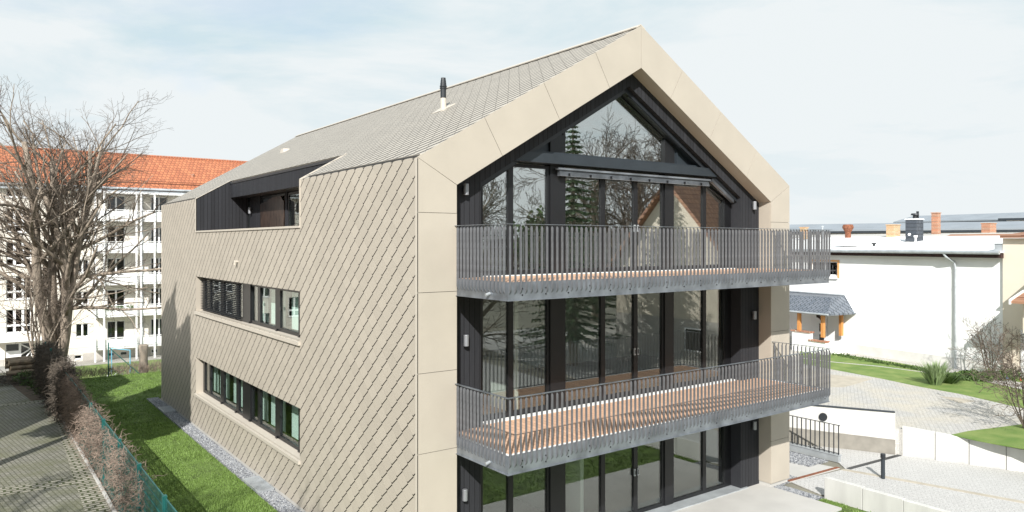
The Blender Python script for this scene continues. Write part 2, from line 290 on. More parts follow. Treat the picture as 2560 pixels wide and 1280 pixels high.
# ------------------------------------------------------------------ mesh building
def unit(v):
    l = math.sqrt(sum(c*c for c in v)) or 1
    return tuple(c/l for c in v)
class MB:
    def __init__(s): s.v = []; s.f = []; s.m = []
    def face(s, pts, mi=0):
        i = len(s.v); s.v += [tuple(p) for p in pts]; s.f.append(tuple(range(i, i+len(pts)))); s.m.append(mi)
    def poly(s, verts, faces, mi=0):
        i = len(s.v); s.v += [tuple(p) for p in verts]
        for f in faces: s.f.append(tuple(i+k for k in f)); s.m.append(mi)
    def box(s, x0, y0, z0, x1, y1, z1, mi=0):
        s.poly([(x0,y0,z0),(x1,y0,z0),(x1,y1,z0),(x0,y1,z0),(x0,y0,z1),(x1,y0,z1),(x1,y1,z1),(x0,y1,z1)],
               [(3,2,1,0),(4,5,6,7),(0,1,5,4),(1,2,6,5),(2,3,7,6),(3,0,4,7)], mi)
    def hexa(s, b, t, mi=0):
        n = len(b)
        s.poly(list(b)+list(t), [tuple(range(n-1,-1,-1)), tuple(range(n,2*n))]+[(i,(i+1)%n,n+(i+1)%n,n+i) for i in range(n)], mi)
    def slab(s, xy, z0, z1, mi=0):
        s.hexa([(x,y,z0) for x,y in xy], [(x,y,z1) for x,y in xy], mi)
    def prismY(s, xz, y0, y1, mfront=0, mside=0):           # polygon in the XZ plane, extruded along Y
        n = len(xz); i = len(s.v)
        s.v += [(x,y0,z) for x,z in xz]+[(x,y1,z) for x,z in xz]
        s.f.append(tuple(i+k for k in range(n))); s.m.append(mfront)
        s.f.append(tuple(i+n+k for k in range(n-1,-1,-1))); s.m.append(mfront)
        for k in range(n):
            a, b = k, (k+1) % n; s.f.append((i+b, i+a, i+n+a, i+n+b)); s.m.append(mside)
    def prismX(s, yz, x0, x1, mi=0):
        s.hexa([(x0,y,z) for y,z in yz], [(x1,y,z) for y,z in yz], mi)
    def tube(s, pts, rad, n=6, cap=True, mi=0):
        i0 = len(s.v); m = len(pts)
        if not hasattr(rad, '__len__'): rad = [rad]*m
        for k, p in enumerate(pts):
            a = pts[max(0,k-1)]; b = pts[min(m-1,k+1)]
            d = unit((b[0]-a[0], b[1]-a[1], b[2]-a[2]))
            ref = (0,0,1) if abs(d[2]) < .9 else (1,0,0)
            u = unit((d[1]*ref[2]-d[2]*ref[1], d[2]*ref[0]-d[0]*ref[2], d[0]*ref[1]-d[1]*ref[0]))
            w = (d[1]*u[2]-d[2]*u[1], d[2]*u[0]-d[0]*u[2], d[0]*u[1]-d[1]*u[0])
            r = rad[k]
            for j in range(n):
                c = math.cos(2*math.pi*j/n)*r; e = math.sin(2*math.pi*j/n)*r
                s.v.append((p[0]+u[0]*c+w[0]*e, p[1]+u[1]*c+w[1]*e, p[2]+u[2]*c+w[2]*e))
        for k in range(m-1):
            for j in range(n):
                a = i0+k*n+j; b = i0+k*n+(j+1)%n
                s.f.append((a, b, b+n, a+n)); s.m.append(mi)
        if cap:
            s.f.append(tuple(i0+j for j in range(n-1,-1,-1))); s.m.append(mi)
            s.f.append(tuple(i0+(m-1)*n+j for j in range(n))); s.m.append(mi)
    def lathe(s, c, prof, n=16, mi=0):                      # prof: (r, z) from the bottom up
        s.tube([(c[0],c[1],c[2]+z) for r,z in prof], [max(r,.0005) for r,z in prof], n, True, mi) if False else s._lathe(c, prof, n, mi)
    def _lathe(s, c, prof, n, mi):
        i0 = len(s.v)
        for r, z in prof:
            for j in range(n):
                a = 2*math.pi*j/n; s.v.append((c[0]+r*math.cos(a), c[1]+r*math.sin(a), c[2]+z))
        for k in range(len(prof)-1):
            for j in range(n):
                a = i0+k*n+j; b = i0+k*n+(j+1)%n; s.f.append((a,b,b+n,a+n)); s.m.append(mi)
        s.f.append(tuple(i0+j for j in range(n-1,-1,-1))); s.m.append(mi)
        s.f.append(tuple(i0+(len(prof)-1)*n+j for j in range(n))); s.m.append(mi)
    def build(s, name, mats, parent=None, smooth=False, bevel=0):
        if not isinstance(mats, (list, tuple)): mats = [mats]
        org = parent.get('_o', (0,0,0)) if parent else (0,0,0)
        me = bpy.data.meshes.new(name)
        me.from_pydata([(v[0]-org[0], v[1]-org[1], v[2]-org[2]) for v in s.v], [], s.f)
        for m in mats: me.materials.append(mt[m] if isinstance(m, str) else m)
        if len(mats) > 1: me.polygons.foreach_set('material_index', s.m)
        if smooth: me.polygons.foreach_set('use_smooth', [True]*len(s.f))
        me.update()
        o = bpy.data.objects.new(name, me); COL.objects.link(o)
        if parent: o.parent = parent; o['_o'] = org
        if bevel:
            bv = o.modifiers.new('bevel', 'BEVEL'); bv.width = bevel; bv.segments = 1; bv.limit_method = 'ANGLE'
        return o
def grid_wall(mb, P, us, vs, holes, T, mo=0, mi_=1, mr=2):
    def solid(i, j):
        if i < 0 or j < 0 or i >= len(us)-1 or j >= len(vs)-1: return False
        u = (us[i]+us[i+1])/2; v = (vs[j]+vs[j+1])/2
        return not any(a < u < b and c < v < d for a,b,c,d in holes)
    for i in range(len(us)-1):
        for j in range(len(vs)-1):
            if not solid(i,j): continue
            a,b,c,d = us[i],us[i+1],vs[j],vs[j+1]
            mb.face([P(a,c,0),P(b,c,0),P(b,d,0),P(a,d,0)], mo)
            mb.face([P(a,c,T),P(a,d,T),P(b,d,T),P(b,c,T)], mi_)
            if not solid(i-1,j): mb.face([P(a,c,0),P(a,d,0),P(a,d,T),P(a,c,T)], mr)
            if not solid(i+1,j): mb.face([P(b,c,0),P(b,c,T),P(b,d,T),P(b,d,0)], mr)
            if not solid(i,j-1): mb.face([P(a,c,0),P(a,c,T),P(b,c,T),P(b,c,0)], mr)
            if not solid(i,j+1): mb.face([P(a,d,0),P(b,d,0),P(b,d,T),P(a,d,T)], mr)
def thing(name, label, cat, loc=(0,0,0), group=None):
    o = bpy.data.objects.new(name, None); COL.objects.link(o); o.location = loc; o['_o'] = tuple(loc)
    o.empty_display_size = .3
    return tag(o, label, cat, group)
def tag(o, label, cat, group=None, kind=None):
    if label: o['label'] = label
    if cat: o['category'] = cat
    if group: o['group'] = group
    if kind: o['kind'] = kind
    return o
def struct(o, label=None):
    o['kind'] = 'structure'
    if label: o['label'] = label
    return o
def recenter(o, loc):
    """move a single-mesh thing's origin to its base"""
    o.data.transform(Matrix.Translation([-c for c in loc])); o.location = loc; return o

# ================================================================== SETTING
g = MB(); g.box(-900, -900, -4.2, 900, 1600, -3.4); struct(g.build('ground', 'ground'))
# raised plateau our plot and the left yard stand on, falling to the lower garden behind
g = MB()
g.hexa([(3.25,-60,-3.5),(60,-60,-3.5),(60,34,-3.5),(26,46,-3.5),(3.25,46.2,-3.5)], [(3.25,-60,-.02),(60,-60,-.02),(60,34,-.02),(26,41.9,-.02),(3.25,41.9,-.02)])
g.hexa([(-60,-60,-3.5),(3.24,-60,-3.5),(3.24,57,-3.5),(-60,57,-3.5)], [(-60,-60,-.02),(3.24,-60,-.02),(3.24,48.5,-.02),(-60,48.5,-.02)])
struct(g.build('terrain', 'ground'))
g = MB(); g.slab([(3.22,13),(6.26,13),(6.26,34.6),(8.9,34.6),(8.9,34.6),(22,34.6),(22,41.8),(3.22,41.8)], -.015, 0.0); struct(g.build('lawn_soil', 'grass_base'))
g = MB(); g.slab([(2,-14),(18.0,-14),(18.0,9.98),(2,9.98)], -.015, 0.0); g.slab([(17.62,9.99),(17.98,9.99),(17.98,10.72),(17.62,10.72)], -.015, .006); struct(g.build('lawn', 'grass_base'))
g = MB(); g.slab([(6.26,12.2),(6.69,12.2),(6.69,34.55),(6.26,34.55)], -.01, .05); struct(g.build('gravel_strip', 'gravel'))
g = MB(); g.slab([(17.62,10.72),(18.02,10.72),(18.02,12.0),(19.0,12.35),(19.0,13.5),(18.42,13.5),(18.42,12.0),(17.62,12.0)], -.01, .03)
g.slab([(20.15,12.45),(21.15,12.45),(21.15,16.5),(19.6,16.5)], -.01, .035); struct(g.build('gravel_bed', 'gravel'))
g = MB(); g.slab([(6.8,10.0),(17.6,10.0),(17.6,12.75),(6.8,12.75)], -.005, .05); struct(g.build('terrace', 'concrete'))
g = MB(); g.box(9.8,12.3,.05,17.0,12.68,.075); struct(g.build('threshold', 'steellight'))
# landing and path on the right
g = MB(); g.slab([(18.46,12.0),(20.75,11.85),(20.1,16),(18.46,16)], -.01, .012); struct(g.build('entrance_landing', 'concrete'))
g = MB(); g.slab([(18.22,-10),(23.5,-10),(21.75,7.52),(20.70,11.75),(18.5,11.98),(18.22,11)], -.01, .008); struct(g.build('footpath', 'roadpavers'))
g = MB(); g.slab([(21.85,7.45),(28,-20),(40,-20),(25.6,6.1),(24.55,8.93),(23.6,11.4),(22.0,14.6),(21.4,17.5),(21.3,17.5),(21.3,12.2),(20.82,11.7)], -.01, .004); struct(g.build('driveway', 'roadpavers'))
g = MB()
pts = [(20.72,11.75),(21.25,9.8),(21.82,7.5),(23.6,0),(25,-6)]
for a, b in zip(pts, pts[1:]):
    g.slab([(a[0]-.09,a[1]),(a[0]+.09,a[1]),(b[0]+.10,b[1]),(b[0]-.10,b[1])], -.01, .016)
struct(g.build('earth_edge', 'sand'))
# upper yard to the right (0.8 m higher)
g = MB(); g.slab([(21.75,17.5),(22.83,13.1),(23.66,11.5),(24.0,10.75),(24.8,8.5),(26.5,4),(34,-14),(75,-14),(75,75),(21.75,60)], -.5, .8); struct(g.build('upper_yard', 'yardpavers'))
def strip(name, pts, z, m, kind=True, label=None):
    g = MB(); g.slab(pts, z-.02, z); o = g.build(name, m); struct(o); return o
P8 = lambda *p: [atZ(x, y, .8)[:2] for x, y in p]
strip('verge', P8((2000,908),(2072,922),(2200,946),(2300,967),(2400,985),(2560,1022),(2700,1060),(2700,1000),(2560,972),(2450,955),(2300,930),(2200,917),(2072,905),(2000,896)), .806, 'grass_far')
strip('verge', P8((2000,893),(2072,903),(2200,915),(2300,928),(2340,931),(2320,920),(2240,906),(2120,888),(2060,880),(2000,876)), .806, 'grass_far')
strip('verge', P8((2370,945),(2420,958),(2560,990),(2700,1010),(2700,930),(2510,925),(2415,927),(2380,932)), .805, 'grass_far')
strip('garden_path', P8((2380,938),(2440,949),(2560,975),(2700,1000),(2700,985),(2560,958),(2450,938),(2400,932)), .81, 'concrete')
strip('verge', P8((2378,1087),(2420,1078),(2500,1068),(2560,1060),(2700,1040),(2700,1150),(2560,1122),(2500,1112),(2440,1101)), .806, 'grass_far')
strip('sand_patch', P8((2000,918),(2072,936),(2180,948),(2110,968),(2060,968),(2000,960)), .808, 'sand')
strip('sand_patch', P8((2345,990),(2400,995),(2440,1003),(2400,1008)), .804, 'sand')
# left yard
g = MB(); g.slab([(-14,-10),(2.42,-10),(2.42,21),(2.60,27),(2.85,34),(2.95,40),(2.3,41),(2.0,42.5),(2.3,46),(-14,46)], -.02, .0); struct(g.build('paved_yard', 'pavers'))
g = MB(); g.slab([(2.42,-10),(2.95,-10),(2.95,21),(3.05,34),(3.1,36.4),(2.9,36.4),(2.85,34),(2.60,27),(2.42,21)], -.02, .006)
g.slab([(-14,24.6),(2.5,23.6),(2.55,24.3),(-14,25.3)], -.02, .010)
g.slab([(-14,35.9),(2.9,36.6),(2.9,37.1),(-14,36.6)], -.02, .010); struct(g.build('cobble_strip', 'cobbles'))
g = MB(); g.slab([(2.3,37.2),(3.1,37.2),(3.2,45),(1.6,45),(1.9,41)], -.02, .012); struct(g.build('earth_bed', 'earth'))
g = MB(); g.slab([(-14,46.2),(3.2,46.2),(3.2,48.4),(-14,48.4)], -.02, .01)
g.slab([(-40,57),(40,54.5),(40,62),(-40,62)], -3.41, -3.36); g.slab([(-40,69.5),(45,69.5),(45,71.9),(-40,71.9)], -3.41, -3.33); struct(g.build('garden_path', 'asphalt'))
g = MB(); g.slab([(3.3,43),(40,43),(40,54.4),(3.3,54.8)], -3.41, -3.375); g.slab([(5.5,62.1),(45,62.1),(45,69.4),(5.5,69.4)], -3.41, -3.37); struct(g.build('lower_lawn', 'grass_far'))

# grass blades
def blades(name, regions, mat, hmin, hmax, seed, width=.007):
    rnd = random.Random(seed); vs = []; fs = []
    for (x0,y0,x1,y1,z,dens,ws) in regions:
        for _ in range(int((x1-x0)*(y1-y0)*dens)):
            x = rnd.uniform(x0,x1); y = rnd.uniform(y0,y1); h = rnd.uniform(hmin,hmax)*(.75+.6*mnoise.noise((x*.8,y*.8,3)))
            a = rnd.uniform(0,6.28); lx = math.cos(a)*h*.55; ly = math.sin(a)*h*.55; wx = -math.sin(a)*width*ws; wy = math.cos(a)*width*ws
            i = len(vs); vs += [(x-wx,y-wy,z-.005),(x+wx,y+wy,z-.005),(x+lx,y+ly,z+h)]; fs.append((i,i+1,i+2))
    me = bpy.data.meshes.new(name); me.from_pydata(vs, [], fs); me.materials.append(mt[mat]); me.update()
    o = bpy.data.objects.new(name, me); COL.objects.link(o); return tag(o, None, None, kind='stuff')
o = blades('grass', [(3.3,15.5,6.24,22,0,2600,1),(3.3,22,6.24,29,0,1500,1.3),(3.3,29,6.24,34.6,0,800,1.7),(3.3,34.6,13,41.7,0,420,2),
                 (17.63,9.99,17.97,10.7,0,2600,1),(8,2,18.0,9.95,0,260,2.4)], 'blade', .035, .075, 1)
o['label'] = 'fresh green rolled turf beside the house'
# loose stones on the gravel strips
def stones(name, regions, seed):
    rnd = random.Random(seed); m = MB()
    for (x0,y0,x1,y1,z,n,s) in regions:
        for _ in range(n):
            x = rnd.uniform(x0,x1); y = rnd.uniform(y0,y1); r = rnd.uniform(.5,1.2)*s; a = rnd.uniform(0,6.28)
            c, e = math.cos(a)*r, math.sin(a)*r; h = r*rnd.uniform(.5,1.1); k = rnd.uniform(.5,.9)
            m.poly([(x+c,y+e,z),(x-e*k,y+c*k,z),(x-c,y-e,z),(x+e*k,y-c*k,z),(x+rnd.uniform(-.3,.3)*r,y+rnd.uniform(-.3,.3)*r,z+h)], [(0,1,4),(1,2,4),(2,3,4),(3,0,4)])
    o = m.build(name, 'stone'); return tag(o, None, None, kind='stuff')
o = stones('gravel', [(6.28,14,6.67,24,.045,5200,.025),(6.28,24,6.67,34.5,.045,3800,.028),(17.66,10.76,17.98,12.0,.028,700,.022),(18.44,12.1,18.95,12.9,.028,500,.022),(20.2,12.5,21.1,15.5,.033,1500,.03)], 5)
o['label'] = 'loose grey gravel along the foot of the tiled house'

# ================================================================== THE HOUSE
X0, X1, XM = 6.70, 18.40, 12.55
YF, YB = 12.0, 33.8
EZ, RZ = 8.22, 11.64
SL = (RZ-EZ)/(XM-X0); TH = math.atan(SL); CT, ST = math.cos(TH), math.sin(TH); SLN = (XM-X0)/CT
house = thing('apartment_house', 'gabled house clad in beige diamond shingles with black timber front and two long balconies', 'house', (X0, YF, 0))
Z1, Z2 = 2.95, 5.95

# side facade
us = [YF+.02, 17.9, 28.1, YB]; vs = [.12, 1.27, 2.55, 4.22, 5.45, 7.05, EZ]
holes = [(17.9,28.1,1.27,2.55),(17.9,28.1,4.22,5.45),(17.9,28.1,7.05,9)]
m = MB(); grid_wall(m, lambda u,v,t: (X0+t,u,v), us, vs, holes, .34)
side = m.build('side_wall', ['tilewall','interior','beige'], house)
# corner trims, window surrounds and eave trims on the side wall
m = MB(); m.box(X0-.012, YF-.02, .12, X0+.01, YF+.05, EZ-.02); m.build('corner_trim', 'beigetrim', side)
m = MB(); m.box(X0-.012, YB-.05, .12, X0+.02, YB+.01, EZ); m.build('corner_trim', 'beigetrim', side)
m = MB(); m.box(X0+.02, 12.3, -.1, X0+.3, YB-.1, .13); m.build('plinth', 'concrete', house)
m = MB(); m.box(X0-.03, 17.88, 7.02, X0+.36, 28.12, 7.075); m.box(X0-.02,17.86,7.02,X0+.36,17.9,EZ); m.box(X0-.02,28.1,7.02,X0+.36,28.14,EZ)
m.build('parapet_coping', 'beigetrim', house)
m = MB(); m.box(X1-.34, YF+.37, .0, X1, YB, EZ); m.build('side_wall', 'beige', house)
m = MB(); m.prismY([(X0+.35,0),(X1-.35,0),(X1-.35,EZ),(XM,RZ-.35),(X0+.35,EZ)], YB-.3, YB); m.build('rear_wall', 'beige', house)

# roof
def RL(u,v,t): return (X0+v*CT+t*ST, u, EZ+v*ST-t*CT)
vd = (7.91-X0)/CT
m = MB(); grid_wall(m, RL, [YF+.03,17.9,28.1,YB], [0,vd,SLN], [(17.9,28.1,0,vd)], .25)
m.face([RL(17.9,vd,0),RL(28.1,vd,0),RL(28.1,vd,.25),RL(17.9,vd,.25)],2)
roof = m.build('roof', ['tileroof','interior','beigetrim'], house)
m = MB(); grid_wall(m, lambda u,v,t: (X1-v*CT-t*ST, u, EZ+v*ST-t*CT), [YF+.03,YB], [0,SLN-.001], [], .25)
m.build('roof', ['tileroof','interior','beigetrim'], house)
m = MB()                                                   # ridge cap
for s in (1,-1):
    m.hexa([(XM-s*.16*CT,YF-.01,RZ-.16*ST+.018),(XM,YF-.01,RZ+.018),(XM,YF-.01,RZ+.045),(XM-s*.17*CT,YF-.01,RZ-.17*ST+.045)],
           [(XM-s*.16*CT,YB,RZ-.16*ST+.018),(XM,YB,RZ+.018),(XM,YB,RZ+.045),(XM-s*.17*CT,YB,RZ-.17*ST+.045)])
m.build('ridge_cap', 'beigetrim', roof)
m = MB()                                                   # dark vent slit below the ridge cap
m.hexa([RL(YF+.4,SLN-.20,-.004),RL(YF+.4,SLN-.165,-.004),RL(YF+.4,SLN-.165,-.016),RL(YF+.4,SLN-.20,-.016)],[RL(YB-.2,SLN-.20,-.004),RL(YB-.2,SLN-.165,-.004),RL(YB-.2,SLN-.165,-.016),RL(YB-.2,SLN-.20,-.016)])
m.build('ridge_vent', 'jointdark', roof)
for (a, b) in ((YF+.06, 17.55),(28.5, YB-.1)):              # concealed gutter slots just above the eaves
    m = MB()
    P = [(a,.02),(a,.10),(a+.25,.115),(b-.1,.115),(b,.06),(b-.5,.02)]
    m.hexa([RL(u,v,.03) for u,v in P],[RL(u,v,-.006) for u,v in P]); m.build('gutter_slot', 'jointdark', roof)
    m = MB(); m.hexa([RL(a,.115,0),RL(b,.115,0),RL(b,.15,0),RL(a,.15,0)],[RL(a,.115,-.02),RL(b,.115,-.02),RL(b,.15,-.012),RL(a,.15,-.012)]); m.build('gutter_edge', 'beigetrim', roof)
for y in (17.9, 28.1):
    m = MB()
    s = -1 if y < 20 else 1
    ya, yb = sorted((y, y+s*.05))
    m.hexa([RL(ya,-.01,.03),RL(yb,-.01,.03),RL(yb,vd,.03),RL(ya,vd,.03)],[RL(ya,-.01,-.02),RL(yb,-.01,-.02),RL(yb,vd,-.02),RL(ya,vd,-.02)])
    m.build('cut_trim', 'beigetrim', roof)
# flue and vents
fx, fy = 9.88, 16.33; fz = EZ+(fx-X0)*SL
m = MB(); m._lathe((fx,fy,fz-.2), [(.075,0),(.075,.47)], 18, 0); m.hexa([RL(fy-.28,(fx-X0)/CT-.22,0),RL(fy+.28,(fx-X0)/CT-.22,0),RL(fy+.28,(fx-X0)/CT+.22,0),RL(fy-.28,(fx-X0)/CT+.22,0)],[RL(fy-.28,(fx-X0)/CT-.22,-.012),RL(fy+.28,(fx-X0)/CT-.22,-.012),RL(fy+.28,(fx-X0)/CT+.22,-.012),RL(fy-.28,(fx-X0)/CT+.22,-.012)])
flue = m.build('flue_pipe', 'beigetrim', house, smooth=False)
m = MB(); m._lathe((fx,fy,fz+.26), [(.074,0),(.074,.24),(.092,.245),(.092,.27),(.076,.275),(.092,.30),(.092,.325),(.08,.33),(.078,.39),(.074,.395),(.07,.46),(.066,.465),(.06,.53)], 18, 0)
m.build('flue_cowl', 'darkmetal', flue)
m = MB(); v0 = (10.18-X0)/CT
m.hexa([RL(28.6,v0-.15,0),RL(29.05,v0-.15,0),RL(29.05,v0+.15,0),RL(28.6,v0+.15,0)],[RL(28.7,v0-.05,-.13),RL(28.95,v0-.05,-.13),RL(28.95,v0+.12,-.05),RL(28.7,v0+.12,-.05)])
m.build('roof_vent', 'beigetrim', house)
m = MB(); m.tube([(X0+.02,23.05,6.08),(X0-.12,23.05,6.08)],.035,10); m.tube([(X0-.09,23.05,6.09),(X0-.09,23.05,5.98)],.035,10); m.build('overflow_spout', 'beigetrim', house)

# gable frame in folded aluminium panels with fine joints
OX0, OX1 = 6.69, 18.41
IX0, IX1 = 7.55, 17.55
iz = lambda x: 7.75+SL*(min(x, 2*XM-x)-7.55)
oz = lambda x: EZ+.012+SL*(min(x, 2*XM-x)-X0)
mir = lambda pts, s: pts if s > 0 else [(2*XM-x, z) for x, z in reversed(pts)]
def shrink(p, e=.004):
    cx = sum(a for a,_ in p)/len(p); cz = sum(b for _,b in p)/len(p); r = []
    for x,z in p:
        d = math.hypot(cx-x, cz-z); r.append((x+(cx-x)/d*e*1.4, z+(cz-z)/d*e*1.4))
    return r
frame = MB()
for s in (1,-1):
    frame.prismY(mir([(OX0+.03,.14),(OX0+.03,EZ-.03),(XM,RZ-.03),(XM,iz(XM)+.01),(IX0-.01,7.76),(IX0-.01,.14)], s), YF+.004, YF+.36, 0, 0)
gf = frame.build('gable_frame', 'jointdark', house)
zs = [.13,1.28,2.76,4.24,5.73,7.21]
for s in (1,-1):
    P = [[(OX0,a),(OX0,b),(IX0,b),(IX0,a)] for a,b in zip(zs, zs[1:])]
    P.append([(OX0,7.21),(OX0,oz(OX0)),(IX0,7.75),(IX0,7.21)])
    ss = [0,1.73,3.45,5.13]
    O = lambda q: (OX0+q*CT, oz(OX0)+q*ST)
    I = lambda q: (OX0+q*CT+.86*ST, oz(OX0)+q*ST-.86*CT)
    def I2(q):
        x = OX0+q*CT+.86*ST; return (x, iz(x))
    P.append([O(0),O(1.73),I2(1.73),(IX0,7.75)]); P.append([O(1.73),O(3.45),I2(3.45),I2(1.73)]); P.append([O(3.45),O(5.13),I2(5.13),I2(3.45)])
    P.append([O(5.13),(XM,oz(XM)),(XM,iz(XM)),I2(5.13)])
    for p in P:
        m = MB(); m.prismY(mir(shrink(p), s), YF-.02, YF+.006); m.build('frame_panel', 'beige', gf)
    m = MB()                                                 # reveal lining: jamb and soffit
    m.prismY(mir([(IX0-.012,.14),(IX0-.012,7.757),(IX0+.003,7.75),(IX0+.003,.14)], s), YF+.007, YF+.365)
    m.prismY(mir([(IX0+.003,7.752),(IX0-.01,7.77),(XM,iz(XM)+.02),(XM,iz(XM))], s), YF+.007, YF+.365)
    m.build('reveal_lining', 'beige', gf)
    # column behind the frame leg
    m = MB(); m.box(*( (X0+.03, YF+.02, 0, IX0-.013, YF+.37, .14) if s>0 else (2*XM-IX0+.013, YF+.02, 0, X1-.03, YF+.37, .14))); m.build('plinth', 'concrete', house)

# black timber lining, set back behind the frame
TY = 12.36
tb = lambda x: iz(x)-.36
tim = MB()
for s in (1,-1):
    tim.prismY(mir([(IX0-.05,.04),(IX0-.05,iz(IX0)+.03),(8.35,iz(8.35)+.03),(8.35,.04)], s), TY, TY+.32)
    tim.prismY(mir([(8.35,tb(8.35)),(8.35,iz(8.35)+.03),(XM,iz(XM)+.03),(XM,tb(XM))], s), TY, TY+.16)
tfr = tim.build('timber_cladding', ['timberX'], house)
m = MB()
for s in (1,-1):
    m.prismY(mir([(8.35,tb(8.35)-.12),(8.35,tb(8.35)+.02),(XM,tb(XM)+.02),(XM,tb(XM)-.12)], s), TY+.12, TY+.34)
m.build('rafter_board', 'darkmetal', tfr)
for i,(a,b,z0_,z1_) in enumerate(((8.35,9.3,0,0),)): pass
# posts and spandrels at the glazing plane
GY = 12.70
m = MB()
for a,b in ((8.35,8.56),(10.40,10.80),(14.10,14.40),(16.55,16.75)):
    zt = min(tb(a), tb(b))
    m.box(a, GY-.05 if b-a>.25 else GY-.02, .05, b, GY+.16, zt)
m.build('facade_post', 'frame', house)
m = MB()
for z in (2.60, 5.58): m.box(8.36, GY+.0, z, 16.74, GY+.3, z+.42)
m.build('spandrel', 'darkmetal', house)

def window(parent, xs, z0, ztop, kind='fixed', Y=GY+.03, gm='glass', handles=()):
    """frame with one pane per gap of xs; ztop(x) gives the top line"""
    m = MB(); fw = .065
    def bar(x0, x1, za, zb): m.box(x0, Y-.045, za, x1, Y+.045, zb)
    for i in range(len(xs)-1):
        a, b = xs[i], xs[i+1]
        za, zb = ztop(a+.001), ztop(b-.001)
        m.prismY([(a,z0),(a,za),(a+fw,ztop(a+fw)),(a+fw,z0)], Y-.045, Y+.045)
        m.prismY([(b-fw,z0),(b-fw,ztop(b-fw)),(b,zb),(b,z0)], Y-.046, Y+.046)
        m.box(a+fw, Y-.045, z0, b-fw, Y+.045, z0+.09)
        m.prismY([(a+fw,ztop(a+fw)-fw),(a+fw,ztop(a+fw)),(b-fw,ztop(b-fw)),(b-fw,ztop(b-fw)-fw)], Y-.045, Y+.045)
    w = m.build('window', 'frame', parent)
    for i in range(len(xs)-1):
        a, b = xs[i]+fw-.01, xs[i+1]-fw+.01
        p = MB(); p.prismY([(a,z0+.08),(a,ztop(a)-fw+.01),(b,ztop(b)-fw+.01),(b,z0+.08)], Y-.008, Y+.008); p.build('pane', gm, w)
    for hx, hz_ in handles:
        h = MB(); h.box(hx-.022, Y-.075, hz_-.085, hx+.022, Y-.05, hz_+.085, 0); h.box(hx-.010, Y-.080, hz_-.05, hx+.010, Y-.074, hz_+.05, 1); h.build('handle', ['steellight','black'], w)
    return w
for z0, z1 in ((.06,2.6),(2.98,5.58)):
    t = lambda x, z1=z1: z1
    window(house, [8.56,9.34,10.40], z0, t)
    window(house, [10.80,12.02,13.10,14.10], z0, t, handles=((13.045,z0+1.04),(13.155,z0+1.04)))
    window(house, [14.40,15.66,16.55], z0, t)
s1 = lambda x: min(8.34, iz(x)-.50)
window(house, [8.56,9.34], Z2+.03, s1, gm='glasstop'); window(house, [9.34,10.40], Z2+.03, s1, gm='glasstop')
window(house, [10.80,12.02,13.10,14.10], Z2+.03, lambda x: 8.22, gm='glasstop', handles=((13.045,7.0),(13.155,7.0)))
window(house, [14.40,15.66,16.55], Z2+.03, lambda x: min(8.22, iz(x)-.50), gm='glasstop')
# gable window
m = MB()
A = [(10.86,8.66),(10.86,9.16),(XM+.02,10.13),(14.42,9.08),(14.42,8.66)]
cx, cz_ = 12.6, 9.2
B = [(cx+(x-cx)*1.035, cz_+(z-cz_)*1.075) for x,z in A]
n = len(A)
for k in range(n):
    a, b = A[k], A[(k+1)%n]; c, d = B[(k+1)%n], B[k]
    m.prismY([a,b,c,d], GY-.02, GY+.07)
gw = m.build('gable_window', 'frame', house)
p = MB(); p.prismY(A, GY+.02, GY+.035); p.build('pane', 'glasstop', gw)
for k in (0,1):
    m = MB()
    pts = [(9.3,8.42),(10.80,8.42),(10.80,iz(10.80)-.38),(9.4,iz(9.4)-.38)] if k==0 else [(14.46,8.42),(15.7,8.42),(14.46,iz(14.46)-.40)]
    m.prismY(pts, GY+.01, GY+.06)
    x = (10.62,14.55)[k]; m.box(x, GY-.03, 8.5, x+.05, GY+.011, iz(x)-.55)
    m.build('gable_panel', 'beammetal', house)
m = MB(); m.prismY([(9.02,8.37),(9.33,8.58),(15.72,8.58),(15.98,8.37)], TY+.06, GY+.12); m.prismY([(9.3,8.582),(9.3,8.64),(15.6,8.64),(15.6,8.582)], TY+.2, GY+.1)
bm_ = m.build('cross_beam', 'beammetal', house)
# raised exterior blind under the beam, and the slanting one beside it
m = MB()
for k in range(5): m.box(10.55, GY-.21+.006*k, 8.125+.026*k, 15.62, GY-.11, 8.139+.026*k)
m.box(10.5, GY-.22, 8.258, 15.66, GY-.10, 8.30)
bl = m.build('exterior_blind', 'steel', house)
for k in range(8):
    x = 10.8+k*.64; h = MB(); h.box(x-.018, GY-.235, 8.13, x+.018, GY-.095, 8.185); h.build('blind_clip', 'black', bl)
m = MB(); xa, xb = 15.72, 16.62
for k in range(3):
    zo = -.05-.03*k
    m.prismY([(xa,iz(xa)-.46+zo),(xa,iz(xa)-.445+zo),(xb,iz(xb)-.445+zo),(xb,iz(xb)-.46+zo)], GY-.22, GY-.12)
m.build('exterior_blind', 'steel', house)
m = MB(); m.prismY([(XM+.1,iz(XM+.1)-.50),(XM+.1,iz(XM+.1)-.455),(14.5,iz(14.5)-.455),(14.5,iz(14.5)-.50)], GY-.20, GY-.13); m.prismY([(10.9,iz(10.9)-.50),(10.9,iz(10.9)-.455),(XM-.1,iz(XM-.1)-.455),(XM-.1,iz(XM-.1)-.50)], GY-.20, GY-.13)
m.build('blind_rail', 'darkmetal', house)

